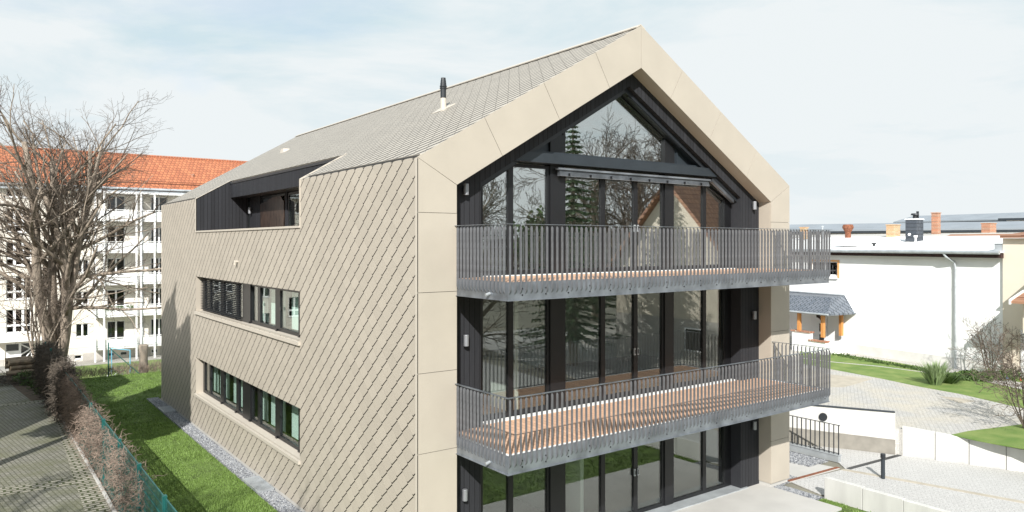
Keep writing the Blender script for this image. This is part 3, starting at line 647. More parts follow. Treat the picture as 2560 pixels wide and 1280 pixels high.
# side windows: long bands with reveal, sill, frames and panes
def band(z0, z1, blind):
    XW = 6.93
    m = MB()
    edges = [28.02,27.13,25.62,23.60,22.58,21.80,20.05,18.0]
    # outer frame and mullions
    def fr(y0,y1,za,zb,x=XW): m.box(x, y0, za, x+.08, y1, zb)
    m2 = [(28.02,27.80),(27.20,27.04),(25.80,25.42),(24.02,23.78),(23.3,22.46),(21.9,21.68),(20.38,19.99),(18.62,18.46)]
    for a,b in m2: fr(b,a,z0,z1)
    m.box(XW, 17.95, z0, XW+.08, 18.46, z1); m.box(XW-.03, 22.5, z0+.001, XW, 23.25, z1-.001)
    m.box(XW+.001, 18, z0, XW+.079, 28.0, z0+.10); m.box(XW+.001, 18, z1-.07, XW+.079, 28.0, z1)
    w = m.build('window', 'frame', house)
    for (a,_),(b,_) in zip(m2, m2[1:]): pass
    gaps = [(m2[i][1], m2[i+1][0]) for i in range(len(m2)-1)]
    for a,b in gaps:
        p = MB(); p.box(XW+.035, b-.01, z0+.09, XW+.05, a+.01, z1-.06); p.build('pane', 'glassside', w)
    s = MB(); s.hexa([(X0-.06,17.86,z0-.13),(XW+.02,17.86,z0-.13),(XW+.02,28.14,z0-.13),(X0-.06,28.14,z0-.13)],[(X0-.06,17.86,z0-.045),(XW+.02,17.86,z0+.0),(XW+.02,28.14,z0+.0),(X0-.06,28.14,z0-.045)])
    s.build('window_sill', 'beigetrim', w)
    for y in (18.5, 20.2, 22.6, 24.0, 25.6):
        h = MB(); h.box(XW-.05,y-.05,z0+.0,XW-.001,y+.05,z0+.05); h.build('guide_bracket', 'black', w)
    for (a,b) in gaps:
        if abs(a-b) > 1.0:
            h = MB(); h.box(XW-.03, a-.10, (z0+z1)/2-.02, XW-.001, a-.06, (z0+z1)/2+.07); h.build('handle', 'black', w)
    if blind:
        h = MB(); k = 0; z = z0+.06
        while z < z1-.02:
            h.hexa([(XW-.11,23.25,z),(XW-.045,23.25,z+.022),(XW-.045,27.98,z+.022),(XW-.11,27.98,z)],[(XW-.11,23.25,z+.004),(XW-.045,23.25,z+.026),(XW-.045,27.98,z+.026),(XW-.11,27.98,z+.004)]); z += .058
        h.build('exterior_blind', 'darkmetal', w)
    c = MB()                                               # pale blinds hanging inside the panes
    for (a,b) in gaps:
        if a < 23 or not blind:
            c.box(XW+.30, b+.05, z0+.06, XW+.32, b+(a-b)*.95, z1-.10)
    c.build('curtain', 'curtain', w)
band(1.30, 2.53, False); band(4.24, 5.43, True)

# roof terrace cut into the eave
lg = MB()
lg.box(7.04, 28.101, 7.0, 8.2, 28.16, 9.1)
lgp = MB(); lgp.prismY([(X0+.02,7.08),(X0+.02,EZ-.02),(7.95,EZ-.02+1.25*SL),(9.4,EZ+2.7*SL-.2),(9.4,7.0),(7.0,7.0)], 28.04, 28.09, 0, 0)
lw = lgp.build('terrace_side_wall', 'timberX', house)
m = MB(); m.prismY([(X0+.36,6.9),(X0+.36,EZ+.1),(7.95,EZ-.02+1.25*SL),(9.4,EZ+2.7*SL-.2),(9.4,6.9)], 17.91, 17.96); m.build('terrace_side_wall', 'timberX', house)
m = MB(); m.box(7.88, 17.95, 8.30, 7.96, 28.04, 8.84); hd = m.build('terrace_fascia', 'timberYf', house)
m = MB(); m.box(7.86, 17.93, 8.80, 8.2, 28.06, 8.87); m.build('fascia_cap', 'darkmetal', hd)
m = MB(); m.box(7.97, 17.95, 8.301, 8.75, 28.04, 8.40); m.build('terrace_ceiling', 'darkmetal', house)
m = MB(); m.box(7.05, 17.95, 6.2, 8.6, 28.04, 6.32); m.build('terrace_floor', 'deck', house)
TB = 8.45
for y0, y1 in ((26.42,27.62),(23.72,23.92),(17.95,19.0)):
    m = MB(); m.box(TB, y0, 6.32, TB+.15, y1, 8.3); m.build('terrace_back_wall', 'timberY', house)
def tw(y0, y1, cur):
    m = MB(); x = TB+.03; m.box(x, y0, 6.32, x+.07, y0+.08, 8.28); m.box(x, y1-.08, 6.32, x+.07, y1, 8.28); m.box(x+.001, y0+.08, 8.2, x+.069, y1-.08, 8.28)
    w = m.build('terrace_door', 'frame', house); p = MB(); p.box(x+.02, y0+.07, 6.34, x+.035, y1-.07, 8.21); p.build('pane', 'glassside', w)
    if cur: q = MB(); q.box(x+.30, y0+.1, 6.4, x+.31, y1-.25, 8.1); q.build('curtain', 'curtain', w)
tw(27.64, 28.02, True); tw(23.94, 26.40, False); tw(22.3, 23.70, True); tw(19.02, 22.28, True)
m = MB(); m.prismX([(23.98,6.33),(26.36,6.33),(26.36,8.02),(25.0,8.20),(24.3,8.2),(23.98,8.0)], TB-.02, TB+.01); m.build('door_reflection', 'reflectbrown', house)  # brown pentagon painted in place of the reflection in the door glass
m = MB(); m.box(TB+1.6, 17.95, 6.0, TB+1.7, 28.04, 8.8); m.build('partition_wall', 'interior', house)

# floors, inner walls and ceilings seen through the glass
m = MB()
for z in (0.03, Z1, Z2): m.box(X0+.36, 12.85, z-.30, X1-.36, YB-.32, z)
m.build('floor', 'intfloor', house)
m = MB()
for z in (2.62, 5.62): m.box(X0+.36, 12.95, z-.02, X1-.36, YB-.32, z-.001)
m.build('ceiling', 'interior', house)
m = MB(); m.box(X0+.36, 17.2, .04, X1-.36, 17.35, 2.6); m.box(X0+.36,17.2,2.96,X1-.36,17.35,5.6); m.box(9.45,17.2,5.96,X1-.36,17.35,9.6); m.box(X0+.36,17.2,5.96,9.45,17.35,8.0); m.box(11.5,12.9,.04,11.6,17.2,2.6); m.box(9.6,12.9,2.96,9.7,17.2,5.6)
m.build('partition_wall', 'interior', house)
m = MB(); m.box(10.3, 17.4, 5.96, 10.4, YB-.4, 9.9); m.build('partition_wall', 'interior', house)
kt = thing('kitchen_unit', 'pale green kitchen cabinets with a black oven behind the top floor glazing', 'kitchen', (11,16.6,Z2))
m = MB()
for k in range(8): m.box(10.2+k*.62, 16.6, Z2+.1, 10.2+k*.62+.61, 17.19, Z2+.88)
for k in range(8): m.box(10.2+k*.62, 16.85, Z2+1.45, 10.2+k*.62+.61, 17.19, Z2+2.2)
m.box(15.2,16.6,Z2+.1,15.81,17.19,Z2+2.2); m.box(9.6,16.6,Z2+.1,10.18,17.19,Z2+2.2)
m.build('cabinet', 'cab', kt)
m = MB(); m.box(10.19,16.57,Z2+.881,15.19,17.19,Z2+.92); m.build('worktop', 'darkmetal', kt)
m = MB(); m.box(9.64,16.58,Z2+.9,10.14,16.599,Z2+1.5); m.box(11.6,16.58,Z2+.3,12.1,16.599,Z2+.8); m.build('oven', 'black', kt)

# ---- balconies
BX0, BX1, BY = 7.55, 17.58, 10.33
def baluster_mesh(along):
    # blade 45 mm deep, 12 mm thick, with a slanting foot and head; origin at the deck level
    m = MB(); d, t = .024, .0065; zb, zt = -.215, 1.0
    pr = [(-d,zb+.075),(d,zb),(d,zt),(-d,zt-.05)]
    if along == 'x': m.hexa([(-t,a,z) for a,z in pr],[(t,a,z) for a,z in pr])
    else: m.hexa([(a,-t,z) for a,z in pr],[(a,t,z) for a,z in pr])
    return m
bal_me = {}
for k in 'xy':
    o = baluster_mesh(k).build('baluster', 'steelbar'); bal_me[k] = o.data; bpy.data.objects.remove(o)
def balcony(zb):
    D = zb+.32
    m = MB(); t = .012
    m.box(BX0, BY, zb, BX1, BY+t, D); m.box(BX0, BY+t, zb, BX0+t, YF-.022, D); m.box(BX1-t, BY+t, zb, BX1, YF-.022, D)
    m.box(BX0, BY-.035, zb-.008, BX1, BY-.0005, zb); m.box(BX0-.03, BY-.035, zb-.008, BX0, YF-.022, zb)
    b = m.build('balcony', 'steel', house)
    m = MB(); m.box(BX0+t, BY+t, zb+.02, BX1-t, 12.65, D-.06); m.build('slab', 'steel', b)
    m = MB(); m.box(BX0+.13, BY+.15, D-.055, BX1-.13, 12.46, D-.012); m.build('deck', 'deck', b)
    m = MB(); m.box(BX0+t, BY+t, D-.059, BX0+.125, 12.0, D-.02); m.box(BX0+.126, BY+t, D-.059, BX1-.126, BY+.145, D-.02); m.box(BX1-.125, BY+t, D-.059, BX1-t, 12.0, D-.02); m.box(8.36, 12.465, D-.059, 16.74, 12.66, D+.0)
    m.build('edge_channel', 'white', b)
    m = MB(); m.box(BX0-.055, BY-.055, D+1.0, BX1+.055, BY-.002, D+1.01); m.box(BX0-.055, BY-.0019, D+1.0, BX0-.003, YF-.025, D+1.01); m.box(BX1+.003, BY-.0019, D+1.0, BX1+.055, YF-.025, D+1.01)
    m.build('handrail', 'steel', b)
    ox, oy, oz_ = house['_o']
    def put(me, x, y):
        o = bpy.data.objects.new('baluster', me); COL.objects.link(o); o.parent = b; o.location = (x-ox, y-oy, D-oz_)
    n = 86; 
    for k in range(n): put(bal_me['x'], BX0+.02+(BX1-BX0-.04)*k/(n-1), BY-.027)
    for k in range(1, 15): put(bal_me['y'], BX0-.027, BY+.115*k-.03)
    m = MB()
    for k in range(1, 15):
        q = baluster_mesh('y'); i = len(m.v); m.v += [(v[0]+BX1+.027, v[1]+BY+.115*k-.03, v[2]+D) for v in q.v]; m.f += [tuple(i+a for a in f) for f in q.f]; m.m += q.m
    o = m.build('baluster', 'steelbar', b); o['kind'] = 'stuff'
    m = MB(); m.tube([(ox,oy,oz_),(ox,oy-.014,oz_)],.014,6); b0 = m.build('fixing_bolt', 'black'); bme = b0.data; bpy.data.objects.remove(b0)
    bme.transform(Matrix.Translation((-ox,-oy,-oz_)))
    for k in range(19):
        for dz in (.09,.20):
            o = bpy.data.objects.new('fixing_bolt', bme); COL.objects.link(o); o.parent = b; o.location = (BX0+.30+k*.53-ox, BY-oy, zb+dz-oz_)
    m = MB(); m.tube([(BX0, BY+.55, zb+.10),(BX0-.09, BY+.55, zb+.07)],.028,10); m.build('drain_spout', 'steellight', b)
balcony(2.65); balcony(5.65)

# wall lamps on the black boards
lampspots = [(7.95,7.7,'top floor, left of the glazing'),(17.24,7.66,'top floor, right of the glazing'),(7.95,4.73,'middle floor, left of the glazing'),(17.24,4.69,'middle floor, right of the glazing'),(7.92,1.70,'ground floor, left of the glazing'),(17.24,1.70,'ground floor, right of the glazing')]
def lamp(x, y, z, d):
    t = None
lamp0 = None
for x, z, txt in lampspots:
    if lamp0 is None:
        r = thing('wall_lamp', '', 'lamp', (x, TY, z), 'cylinder lamps on the black front')
        m = MB(); m._lathe((x,TY-.085,z-.11), [(.050,0),(.052,.006),(.052,.214),(.050,.22)], 20, 0); m.build('lamp_body', 'lampgrey', r)
        m = MB(); m.box(x-.03,TY-.04,z-.05,x+.03,TY-.001,z+.05); m.build('bracket', 'darkmetal', r); lamp0 = r
    else:
        r = lamp0.copy(); COL.objects.link(r); r.location = (x, TY, z)
        for c in lamp0.children: q = c.copy(); COL.objects.link(q); q.parent = r
    r['label'] = 'grey cylinder wall lamp on black timber, ' + txt
r = lamp0.copy(); COL.objects.link(r); r.location = atY(626,521,26.3) if False else (9.19, 29.2, 7.9)
r.location = (8.45, 27.35, 7.82); r.rotation_euler = (0,0,-math.pi/2); r['label'] = 'grey cylinder wall lamp inside the black roof terrace cut into the eave'
for c in lamp0.children: q = c.copy(); COL.objects.link(q); q.parent = r
# light well grates
for k,(y0,y1,txt) in enumerate(((19.75,21.05,'near the front'),(31.1,32.2,'near the rear corner'))):
    r = thing('light_well_grate', 'metal light well grate in the gravel strip ' + txt, 'grate', (6.46,y0,.05), 'grates in the gravel strip')
    m = MB(); m.box(6.24,y0,.052,6.69,y0+.03,.10); m.box(6.24,y1-.03,.052,6.69,y1,.10); m.box(6.24,y0+.03,.052,6.27,y1-.03,.10); m.box(6.66,y0+.03,.052,6.69,y1-.03,.10); m.build('frame', 'steellight', r)
    m = MB(); n = 24
    for j in range(n):
        y = y0+.05+(y1-y0-.1)*j/(n-1); m.box(6.27,y-.009,.06,6.66,y+.009,.092)
    m.box(6.27,y0+.03,.053,6.66,y1-.03,.056); m.build('bars', 'steellight', r)

# ================================================================== APARTMENT BLOCK behind the garden
AY = 72.0; AB = -3.45; FH = 2.71
apt = thing('apartment_block', 'long cream five storey apartment block with orange tiled roof and white balconies', 'building', (9, AY, AB))
cols_tri = [2.76-7.4, 2.76]                               # stair/triple windows
holes = []; wins = []
def addw(x0, x1, z0, z1, kind): holes.append((x0,x1,z0,z1)); wins.append((x0,x1,z0,z1,kind))
for cx_ in (-13.6, -6.5, 2.76):
    for k in range(4):
        zt = 1.26+FH*k+.02
        addw(cx_, cx_+1.70, zt-1.88, zt, 'tri')
    addw(cx_, cx_+1.70, 10.35, 11.0, 'tri')
for cx_ in (-10.0, 7.62, 20.9):
    for k in range(5): addw(cx_, cx_+.95, -1.28+FH*k, -.17+FH*k, 'two')
for cx_ in (9.95, 13.38, 17.2):
    for k in range(5): addw(cx_, cx_+1.38, -1.92+FH*k, -.10+FH*k, 'door')
for cx_ in (-3.4,-1.2):
    for k in range(5): addw(cx_, cx_+1.1, -1.28+FH*k, -.10+FH*k, 'two')
addw(2.70, 4.52, -3.38, -1.45, 'entry')
for cx_ in (7.5, 9.95, 10.95, 13.4): addw(cx_, cx_+.58, -3.15, -2.80, 'base')
us = sorted(set([-30, 26]+[round(a,3) for h in holes for a in h[:2]])); vs = sorted(set([AB, 11.38]+[round(a,3) for h in holes for a in h[2:]]))
holes = [tuple(round(a,3) for a in h) for h in holes]
m = MB(); grid_wall(m, lambda u,v,t: (u, AY+t, v), us, vs, holes, .35)
m.box(-30,AY+.36,AB,-29.7,84,11.38); m.box(25.7,AY+.36,AB,26,84,11.38); m.box(-29.6,83.7,AB,25.6,84,11.38)
aw = m.build('wall', 'aptwall', apt)
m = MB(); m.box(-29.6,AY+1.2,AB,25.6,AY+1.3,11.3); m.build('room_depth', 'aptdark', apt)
m = MB(); 
for a,b in ((-30,2.68),(4.54,26)): pass
m.box(4.56,AY-.04,AB,26,AY-.001,-2.72) if False else None
m.box(-30,AY-.03,AB,2.6,AY-.001,-2.7); m.box(4.6,AY-.03,AB,7.45,AY-.001,-2.7); m.box(8.12,AY-.03,AB,9.9,AY-.001,-2.7); m.box(14.1,AY-.03,AB,26,AY-.001,-2.7); m.box(11.6,AY-.03,AB,13.35,AY-.001,-2.7)
m.build('plinth', 'aptplinth', apt)
m = MB()                                                   # tiled roof with overhang
e0, r0 = (AY-.55, 11.42), (78.0, 14.95)
m.hexa([(-30.5,e0[0],e0[1]-.12),(26.5,e0[0],e0[1]-.12),(26.5,r0[0],r0[1]-.12),(-30.5,r0[0],r0[1]-.12)],[(-30.5,e0[0],e0[1]),(26.5,e0[0],e0[1]),(26.5,r0[0],r0[1]),(-30.5,r0[0],r0[1])])
m.hexa([(-30.5,r0[0],r0[1]-.12),(26.5,r0[0],r0[1]-.12),(26.5,84.5,11.3),(-30.5,84.5,11.3)],[(-30.5,r0[0],r0[1]),(26.5,r0[0],r0[1]),(26.5,84.5,11.42),(-30.5,84.5,11.42)])
ar = m.build('roof', 'redtile', apt)
m = MB(); m.tube([(-30.5,78,14.99),(26.5,78,14.99)],.11,8); m.build('ridge_cap', 'brick', ar)
m = MB(); m.tube([(-30.5,AY-.62,11.36),(26.5,AY-.62,11.36)],.09,8); m.box(-30.5,AY-.5,11.0,26.5,AY-.001,11.2); m.build('gutter', 'steellight', ar)
m = MB()
x = -30
for z in (.0,.14): m.tube([(-30,AY+.25,11.98+z),(26,AY+.25,11.98+z)],.025,5)
for k in range(57): m.box(-30+k, AY+.22, 11.78, -29.95+k, AY+.28, 12.14)
m.build('snow_guard', 'rust', ar)
m = MB(); m._lathe((17.4,74.2,12.5),[(.14,0),(.14,.55),(.17,.56),(.17,.62)],10,0); m.build('roof_vent', 'brick', ar)
def awin(x0, x1, z0, z1, kind):
    m = MB(); Y = AY+.10; f = .07
    m.box(x0,Y,z0,x0+f,Y+.06,z1); m.box(x1-f,Y,z0,x1,Y+.06,z1); m.box(x0+f,Y,z0,x1-f,Y+.06,z0+f); m.box(x0+f,Y,z1-f,x1-f,Y+.06,z1)
    if kind == 'tri':
        w3 = (x1-x0)/3
        for k in (1,2): m.box(x0+w3*k-.09,Y-.001,z0+f,x0+w3*k+.09,Y+.059,z1-f)
        if z1-z0 > 1: m.box(x0+f,Y-.002,z0+.50,x1-f,Y+.058,z0+.66)
        m.box(x0-.05,AY-.06,z0-.10,x1+.05,AY+.099,z0-.001)
    elif kind in ('two','door'):
        c = (x0+x1)/2; m.box(c-.07,Y-.001,z0+f,c+.07,Y+.059,z1-f)
        if kind == 'two': m.box(x0-.05,AY-.06,z0-.08,x1+.05,AY+.099,z0-.001)
    elif kind == 'entry':
        c = x0+.92; m.box(c,Y-.001,z0+f,c+.16,Y+.059,z1-f)
        m.box(x0+f,Y-.002,z0+.70,c,Y+.058,z1-.62)
        for a,b in (((x1-.08,z1-.55),(c+.16,z1-.15)),((c+.16,z1-.95),(x1-.08,z1-.55)),((c+.16,z0+.25),(x1-.08,z1-.75)),((c+.16,z0+.05),(x1-.08,z0+.62))):
            m.tube([(a[0],Y+.02,a[1]),(b[0],Y+.02,b[1])],.05,4)
    w = m.build('window' if kind != 'entry' else 'entrance_door', 'aptwhite', apt)
    if kind == 'base': return
    p = MB(); p.box(x0+f-.01,Y+.025,z0+f-.01,x1-f+.01,Y+.035,z1-f+.01); p.build('pane', 'aptglass', w)
    if kind == 'two' and random.random() < .5 or kind == 'door' and random.random() < .45:
        c = MB(); c.box(x0+f,Y+.16,z0+.1,x0+(x1-x0)*random.choice((.3,.5,.9)),Y+.17,z1-f); c.build('curtain', 'aptwhite', w)
for q in wins: awin(*q)
m = MB(); m.box(1.9,AY-1.2,-1.22,5.2,AY-.001,-1.13); m.build('entrance_canopy', 'aptwhite', apt)
# balcony towers: slabs, solid parapets, rails and posts
for bx0, bx1 in ((8.83,12.12),(12.30,15.9),(16.6,20.2)):
    for k in range(5):
        z = -2.35+FH*k
        m = MB(); m.box(bx0,AY-1.4,z,bx1,AY-.04,z+.13); b = m.build('balcony', 'aptwhite', apt)
        m = MB(); y = AY-1.42
        m.box(bx0,y-.03,z+.18,bx1,y,z+.85)
        m.box(bx0-.02,y,z+.18,bx0+.02,AY-.06,z+.85)
        m.build('parapet', 'aptwhite', b)
        m = MB(); m.box(bx0,y-.05,z+.93,bx1,y+.02,z+.99)
        for j in range(4): xx = bx0+(bx1-bx0)*j/3; m.box(xx-.03,y-.055,z-.02,xx+.03,y-.031,z+.93)
        m.build('rail', 'aptwhite', b)
        if k == 1 and bx0 < 10:
            m = MB(); rr = random.Random(4)
            for j in range(3):
                cx_ = bx0+1.0+j*.8
                for q in range(60): a,b_,c = (rr.uniform(-.28,.28),rr.uniform(-.10,.1),rr.uniform(-.15,.16)); m.face([(cx_+a,y-.15+b_,z+.75+c),(cx_+a+.07,y-.15+b_,z+.78+c),(cx_+a+.02,y-.13+b_,z+.84+c)])
            o = m.build('balcony_flowers', 'leaf', None); tag(o, 'green plants in boxes on a white apartment balcony rail', 'plants')
    m = MB(); m.box(bx0+.01,AY-.05,-2.2,bx1-.01,AY-.041,-2.21)
    for xx in (bx0+.02, bx0+.68 if bx0<10 else bx0+1.1, bx1-.15):
        m = MB(); m.box(xx-.065,AY-1.60,AB,xx+.065,AY-1.475,11.0); m.build('post', 'aptwhite', apt)
    m = MB(); m.box(bx0,AY-1.5,10.85,bx1,AY-.04,10.98); m.build('balcony_roof', 'aptwhite', apt)
m = MB(); m.tube([(12.7,AY-.1,AB),(12.7,AY-.1,11.2)],.06,8); m.build('downpipe', 'steellight', apt)

# ================================================================== WHITE HOUSE on the right
wdir = Vector((-.1230,-.9924,0)); wn = Vector((-.9924,.1230,0)); P0 = Vector((38,22.33,0))
def WP(s, o, z): p = P0+wdir*s+wn*o; return (p.x, p.y, z)
def wbox(mb, s0, s1, o0, o1, z0, z1, mi=0):
    mb.hexa([WP(s0,o0,z0),WP(s1,o0,z0),WP(s1,o1,z0),WP(s0,o1,z0)],[WP(s0,o0,z1),WP(s1,o0,z1),WP(s1,o1,z1),WP(s0,o1,z1)],mi)
wh = thing('white_house', 'plain white flat roofed house with a grey plinth and one orange framed window', 'house', WP(4,0,.8))
m = MB(); grid_wall(m, lambda u,v,t: WP(u,-t,v), [-9,-1.1,.57,8.95], [.75,4.86,5.64,6.16], [(-1.1,.57,4.86,5.64)], .4)
wbox(m, -9, 8.95, -9.0, -8.6, .75, 7.0); wbox(m,-9,-8.6,-8.59,-.41,.75,6.16); wbox(m,8.55,8.95,-8.59,-.41,.75,6.16)
m.build('wall', 'plaster', wh)
m = MB(); wbox(m, -9, 8.9, 0.001, .02, .75, 1.30); m.build('plinth', 'plinth', wh)
m = MB(); m.hexa([WP(-9,.45,6.20),WP(9.0,.45,6.20),WP(9.0,-9.2,6.95),WP(-9,-9.2,6.95)],[WP(-9,.45,6.26),WP(9.0,.45,6.26),WP(9.0,-9.2,7.05),WP(-9,-9.2,7.05)])
wr = m.build('roof', 'plaster', wh)
m = MB(); wbox(m, -9, 9.0, .02, .36, 5.98, 6.18); m.build('eave_soffit', M('brown_eave', (.035,.015,.012), .8, 0, .4, 9), wr)
m = MB(); m.tube([WP(-9,.46,6.22),WP(9.0,.46,6.22)], .085, 8); m.build('gutter', 'steellight', wr)
m = MB(); wbox(m, 8.6, 9.02, -.6, .1, 6.28, 6.62); m.build('metal_upstand', 'steellight', wr)
m = MB(); m.tube([WP(6.55,.46,6.15),WP(6.62,.40,6.0),WP(6.85,.12,5.75),WP(6.88,.09,5.5),WP(6.88,.09,.8)], .055, 10)
for z in (1.6,3,4.6,5.4): m._lathe(WP(6.88,.09,z),[(.065,0),(.065,.05)],10,0)
m.build('downpipe', 'steellight', wh)
m = MB()
for a,b,c,d in ((-1.2,-1.08,4.75,5.72),(.55,.66,4.75,5.72)): wbox(m,a,b,.001,.03,c,d)
wbox(m,-1.08,.55,.001,.03,5.62,5.72)
ow = m.build('window_surround', M('orange_surround', (.72,.38,.16), .8, 0, .06, 3), wh)
m = MB(); wbox(m,-1.1,.57,-.16,-.1,4.86,4.92); wbox(m,-1.1,.57,-.16,-.1,5.58,5.64); wbox(m,-1.1,-1.02,-.159,-.1,4.92,5.58); wbox(m,.45,.57,-.159,-.1,4.92,5.58); wbox(m,-.3,-.22,-.159,-.1,4.92,5.58)
wbox(m,-1.12,.59,.001,.10,4.70,4.75,0); wi = m.build('window', 'aptwhite', wh)
m = MB(); wbox(m,-1.03,.46,-.14,-.13,4.91,5.59); m.build('pane', 'aptglass', wi)
m = MB(); wbox(m,-1.0,.5,-.5,-.48,4.8,5.7); m.build('curtain', 'aptdark', wi)
# roof furniture
def brickstack(x, y, z, w, d, h, label, mat, cap=None):
    r = thing('chimney', label, 'chimney', (x,y,z))
    m = MB(); m.box(x-w/2,y-d/2,z,x+w/2,y+d/2,z+h); m.build('shaft', mat, r, bevel=.01)
    m = MB(); m.box(x-w/2-.03,y-d/2-.03,z+h,x+w/2+.03,y+d/2+.03,z+h+.06); m.build('cap', cap or mat, r)
    return r
def img(x, y, D):
    r_ = ray(x,y); return (r_[0]*D, r_[1]*D, CAMZ+r_[2]*D)
p = img(2286,600,42); r = brickstack(p[0],p[1],6.55,.80,.62,1.40,'square chimney clad in dark slate on the white roof','slate','aptwhite')
m = MB(); m._lathe((p[0]-.05,p[1]-.05,8.01),[(.12,0),(.10,.18),(.22,.2),(.18,.30)],12,0); m._lathe((p[0]+.12,p[1]-.12,8.01),[(.07,0),(.07,.42)],10,0); m.build('chimney_cowl','darkmetal',r)
m = MB(); q = img(2274,586,41.3); m.tube([(q[0],q[1],q[2]),(q[0]-.25,q[1]-.1,q[2])],.07,10); m.build('flue_stub','aptwhite',r)
q = img(2289,592,41); t_ = MB(); t_._lathe((q[0],q[1],6.5),[(.05,0),(.05,.45),(.10,.46),(.10,.56)],10,0); tag(recenter(t_.build('vent_pipe','aptwhite'),(q[0],q[1],6.5)),'short white vent pipe beside the slate chimney','pipe')
q = img(2185,612,40.5); t_ = MB(); t_._lathe((q[0],q[1],6.35),[(.06,0),(.06,.22),(.13,.23),(.13,.30)],10,0); tag(recenter(t_.build('vent_pipe','darkmetal'),(q[0],q[1],6.35)),'stubby dark vent pipe low on the white roof','pipe')
q = img(2402,600,40.5); t_ = MB(); t_._lathe((q[0],q[1],6.45),[(.03,0),(.03,.25),(.09,.26),(.09,.30)],8,0); tag(recenter(t_.build('vent_pipe','steellight'),(q[0],q[1],6.45)),'tiny vent pipe alone on the right half of the white roof','pipe')
for xx,lab in ((2125,'low white roof hatch nearest the long balcony'),(2222,'low white roof hatch beside the slate chimney')):
    q = img(xx,600,41.5); m = MB(); a,b = q[0],q[1]
    m.hexa([(a-.3,b-.5,6.5),(a+.5,b-.5,6.5),(a+.2,b+.6,6.5),(a-.5,b+.6,6.5)],[(a-.2,b-.38,6.92),(a+.38,b-.38,6.92),(a+.12,b+.48,6.92),(a-.38,b+.48,6.92)])
    tag(recenter(m.build('roof_hatch','plaster'),(a,b,6.5)), lab, 'roof hatch', 'roof hatches')
q = img(2233,590,47); brickstack(q[0],q[1],6.8,.80,.5,.95,'squat yellow and orange brick chimney left of the slate one','brickyellow')
q = img(2340,590,48); brickstack(q[0],q[1],6.8,.40,.4,1.75,'tall slim red brick chimney right of the slate one','brickx')
q = img(2472,590,47); brickstack(q[0],q[1],6.8,.95,.5,1.05,'wide red brick chimney near the cream house','brickx')
q = img(2010,590,50); brickstack(q[0],q[1],6.9,.35,.4,.75,'small orange brick chimney seen above the balcony railing','brickyellow')
q = img(2120,592,48); r = thing('roof_ventilator','rusty red roof ventilator flaring at the top','ventilator',(q[0],q[1],6.9))
m = MB(); m._lathe((q[0],q[1],6.9),[(.18,0),(.18,.45)],14,0); m.build('shaft','rust',r); m = MB(); m._lathe((q[0],q[1],7.33),[(.18,0),(.34,.28),(.34,.38),(.28,.5)],14,0); m.build('cowl','rust',r)
q = img(2056,590,46); m = MB(); m._lathe((q[0],q[1],6.9),[(.10,0),(.10,.25),(.05,.26),(.05,.7),(.08,.72),(.08,.8)],10,0); tag(recenter(m.build('vent_pipe','steellight'),(q[0],q[1],6.9)),'tall pale metal vent pipe above the balcony corner','pipe')
# long low tiled roofs right behind the white house
r = thing('outbuilding','long low outbuilding with pale corrugated roof and red tile edge behind the white house','building',WP(0,-14,.8))
m = MB(); m.hexa([WP(-20,-9.6,.8),WP(12,-9.6,.8),WP(12,-18,.8),WP(-20,-18,.8)],[WP(-20,-9.6,6.95),WP(12,-9.6,6.95),WP(12,-18,6.95),WP(-20,-18,6.95)]); m.build('wall','creamwall',r)
m = MB(); 
for k in range(64):
    s0 = -20+k*.5; m.hexa([WP(s0,-9.3,6.98),WP(s0+.38,-9.3,6.98),WP(s0+.38,-14,7.18),WP(s0,-14,7.18)],[WP(s0,-9.3,7.06),WP(s0+.38,-9.3,7.06),WP(s0+.38,-14,7.28),WP(s0,-14,7.28)])
m.hexa([WP(-20,-9.35,6.94),WP(12,-9.35,6.94),WP(12,-14,7.14),WP(-20,-14,7.14)],[WP(-20,-9.35,6.99),WP(12,-9.35,6.99),WP(12,-14,7.2),WP(-20,-14,7.2)])
m.build('roof','concrete',r)
m = MB(); m.hexa([WP(1.0,-9.22,6.94),WP(12,-9.22,6.94),WP(12,-9.7,7.05),WP(1.0,-9.7,7.05)],[WP(1.0,-9.22,7.04),WP(12,-9.22,7.04),WP(12,-9.7,7.16),WP(1.0,-9.7,7.16)]); m.build('tile_edge','redtile2',r)
# porch
pr = thing('porch','small porch with hipped slate roof, orange timber posts and low white walls','porch',WP(-.9,1,.8))
def WI(x,y,o):                                              # survey point on the plane o metres in front of the white wall
    r_ = ray(x,y); c = wn.x*(P0.x+wn.x*o)+wn.y*(P0.y+wn.y*o); t = c/(wn.x*r_[0]+wn.y*r_[1]); return (r_[0]*t, r_[1]*t, CAMZ+r_[2]*t)
S0,S1 = -1.4, 1.55; OF = 2.1
e = 2.98
A_ = [WP(-4.2,OF,e),WP(S1,OF,e),WP(S1+.1,.02,e),WP(-4.2,.02,e)]
B_ = [WP(-3.4,OF-1.0,3.72),WP(S1-.55,OF-1.0,3.78),WP(S1-.55,.02,3.82),WP(-3.4,.02,3.82)]
m = MB(); m.hexa(A_,B_); m.hexa([(a,b,c-.09) for a,b,c in A_],[(a,b,c-.002) for a,b,c in A_]); pf = m.build('porch_roof','slateroof',pr)
m = MB(); m.tube([WP(-4.2,OF+.03,e-.03),WP(S1+.03,OF+.03,e-.03)],.05,6); m.tube([WP(S1+.1,.05,e),WP(S1-.5,.05,3.84),WP(-3.4,.05,3.86)],.05,4); m.build('gutter','steellight',pf)
for s,o in ((-3.4,1.7),(-1.9,1.7),(-.55,1.7),(.95,1.7),(.95,.25)):
    m = MB(); wbox(m,s-.08,s+.08,o-.08,o+.08,1.7,e-.09); m.build('post','wood',pr)
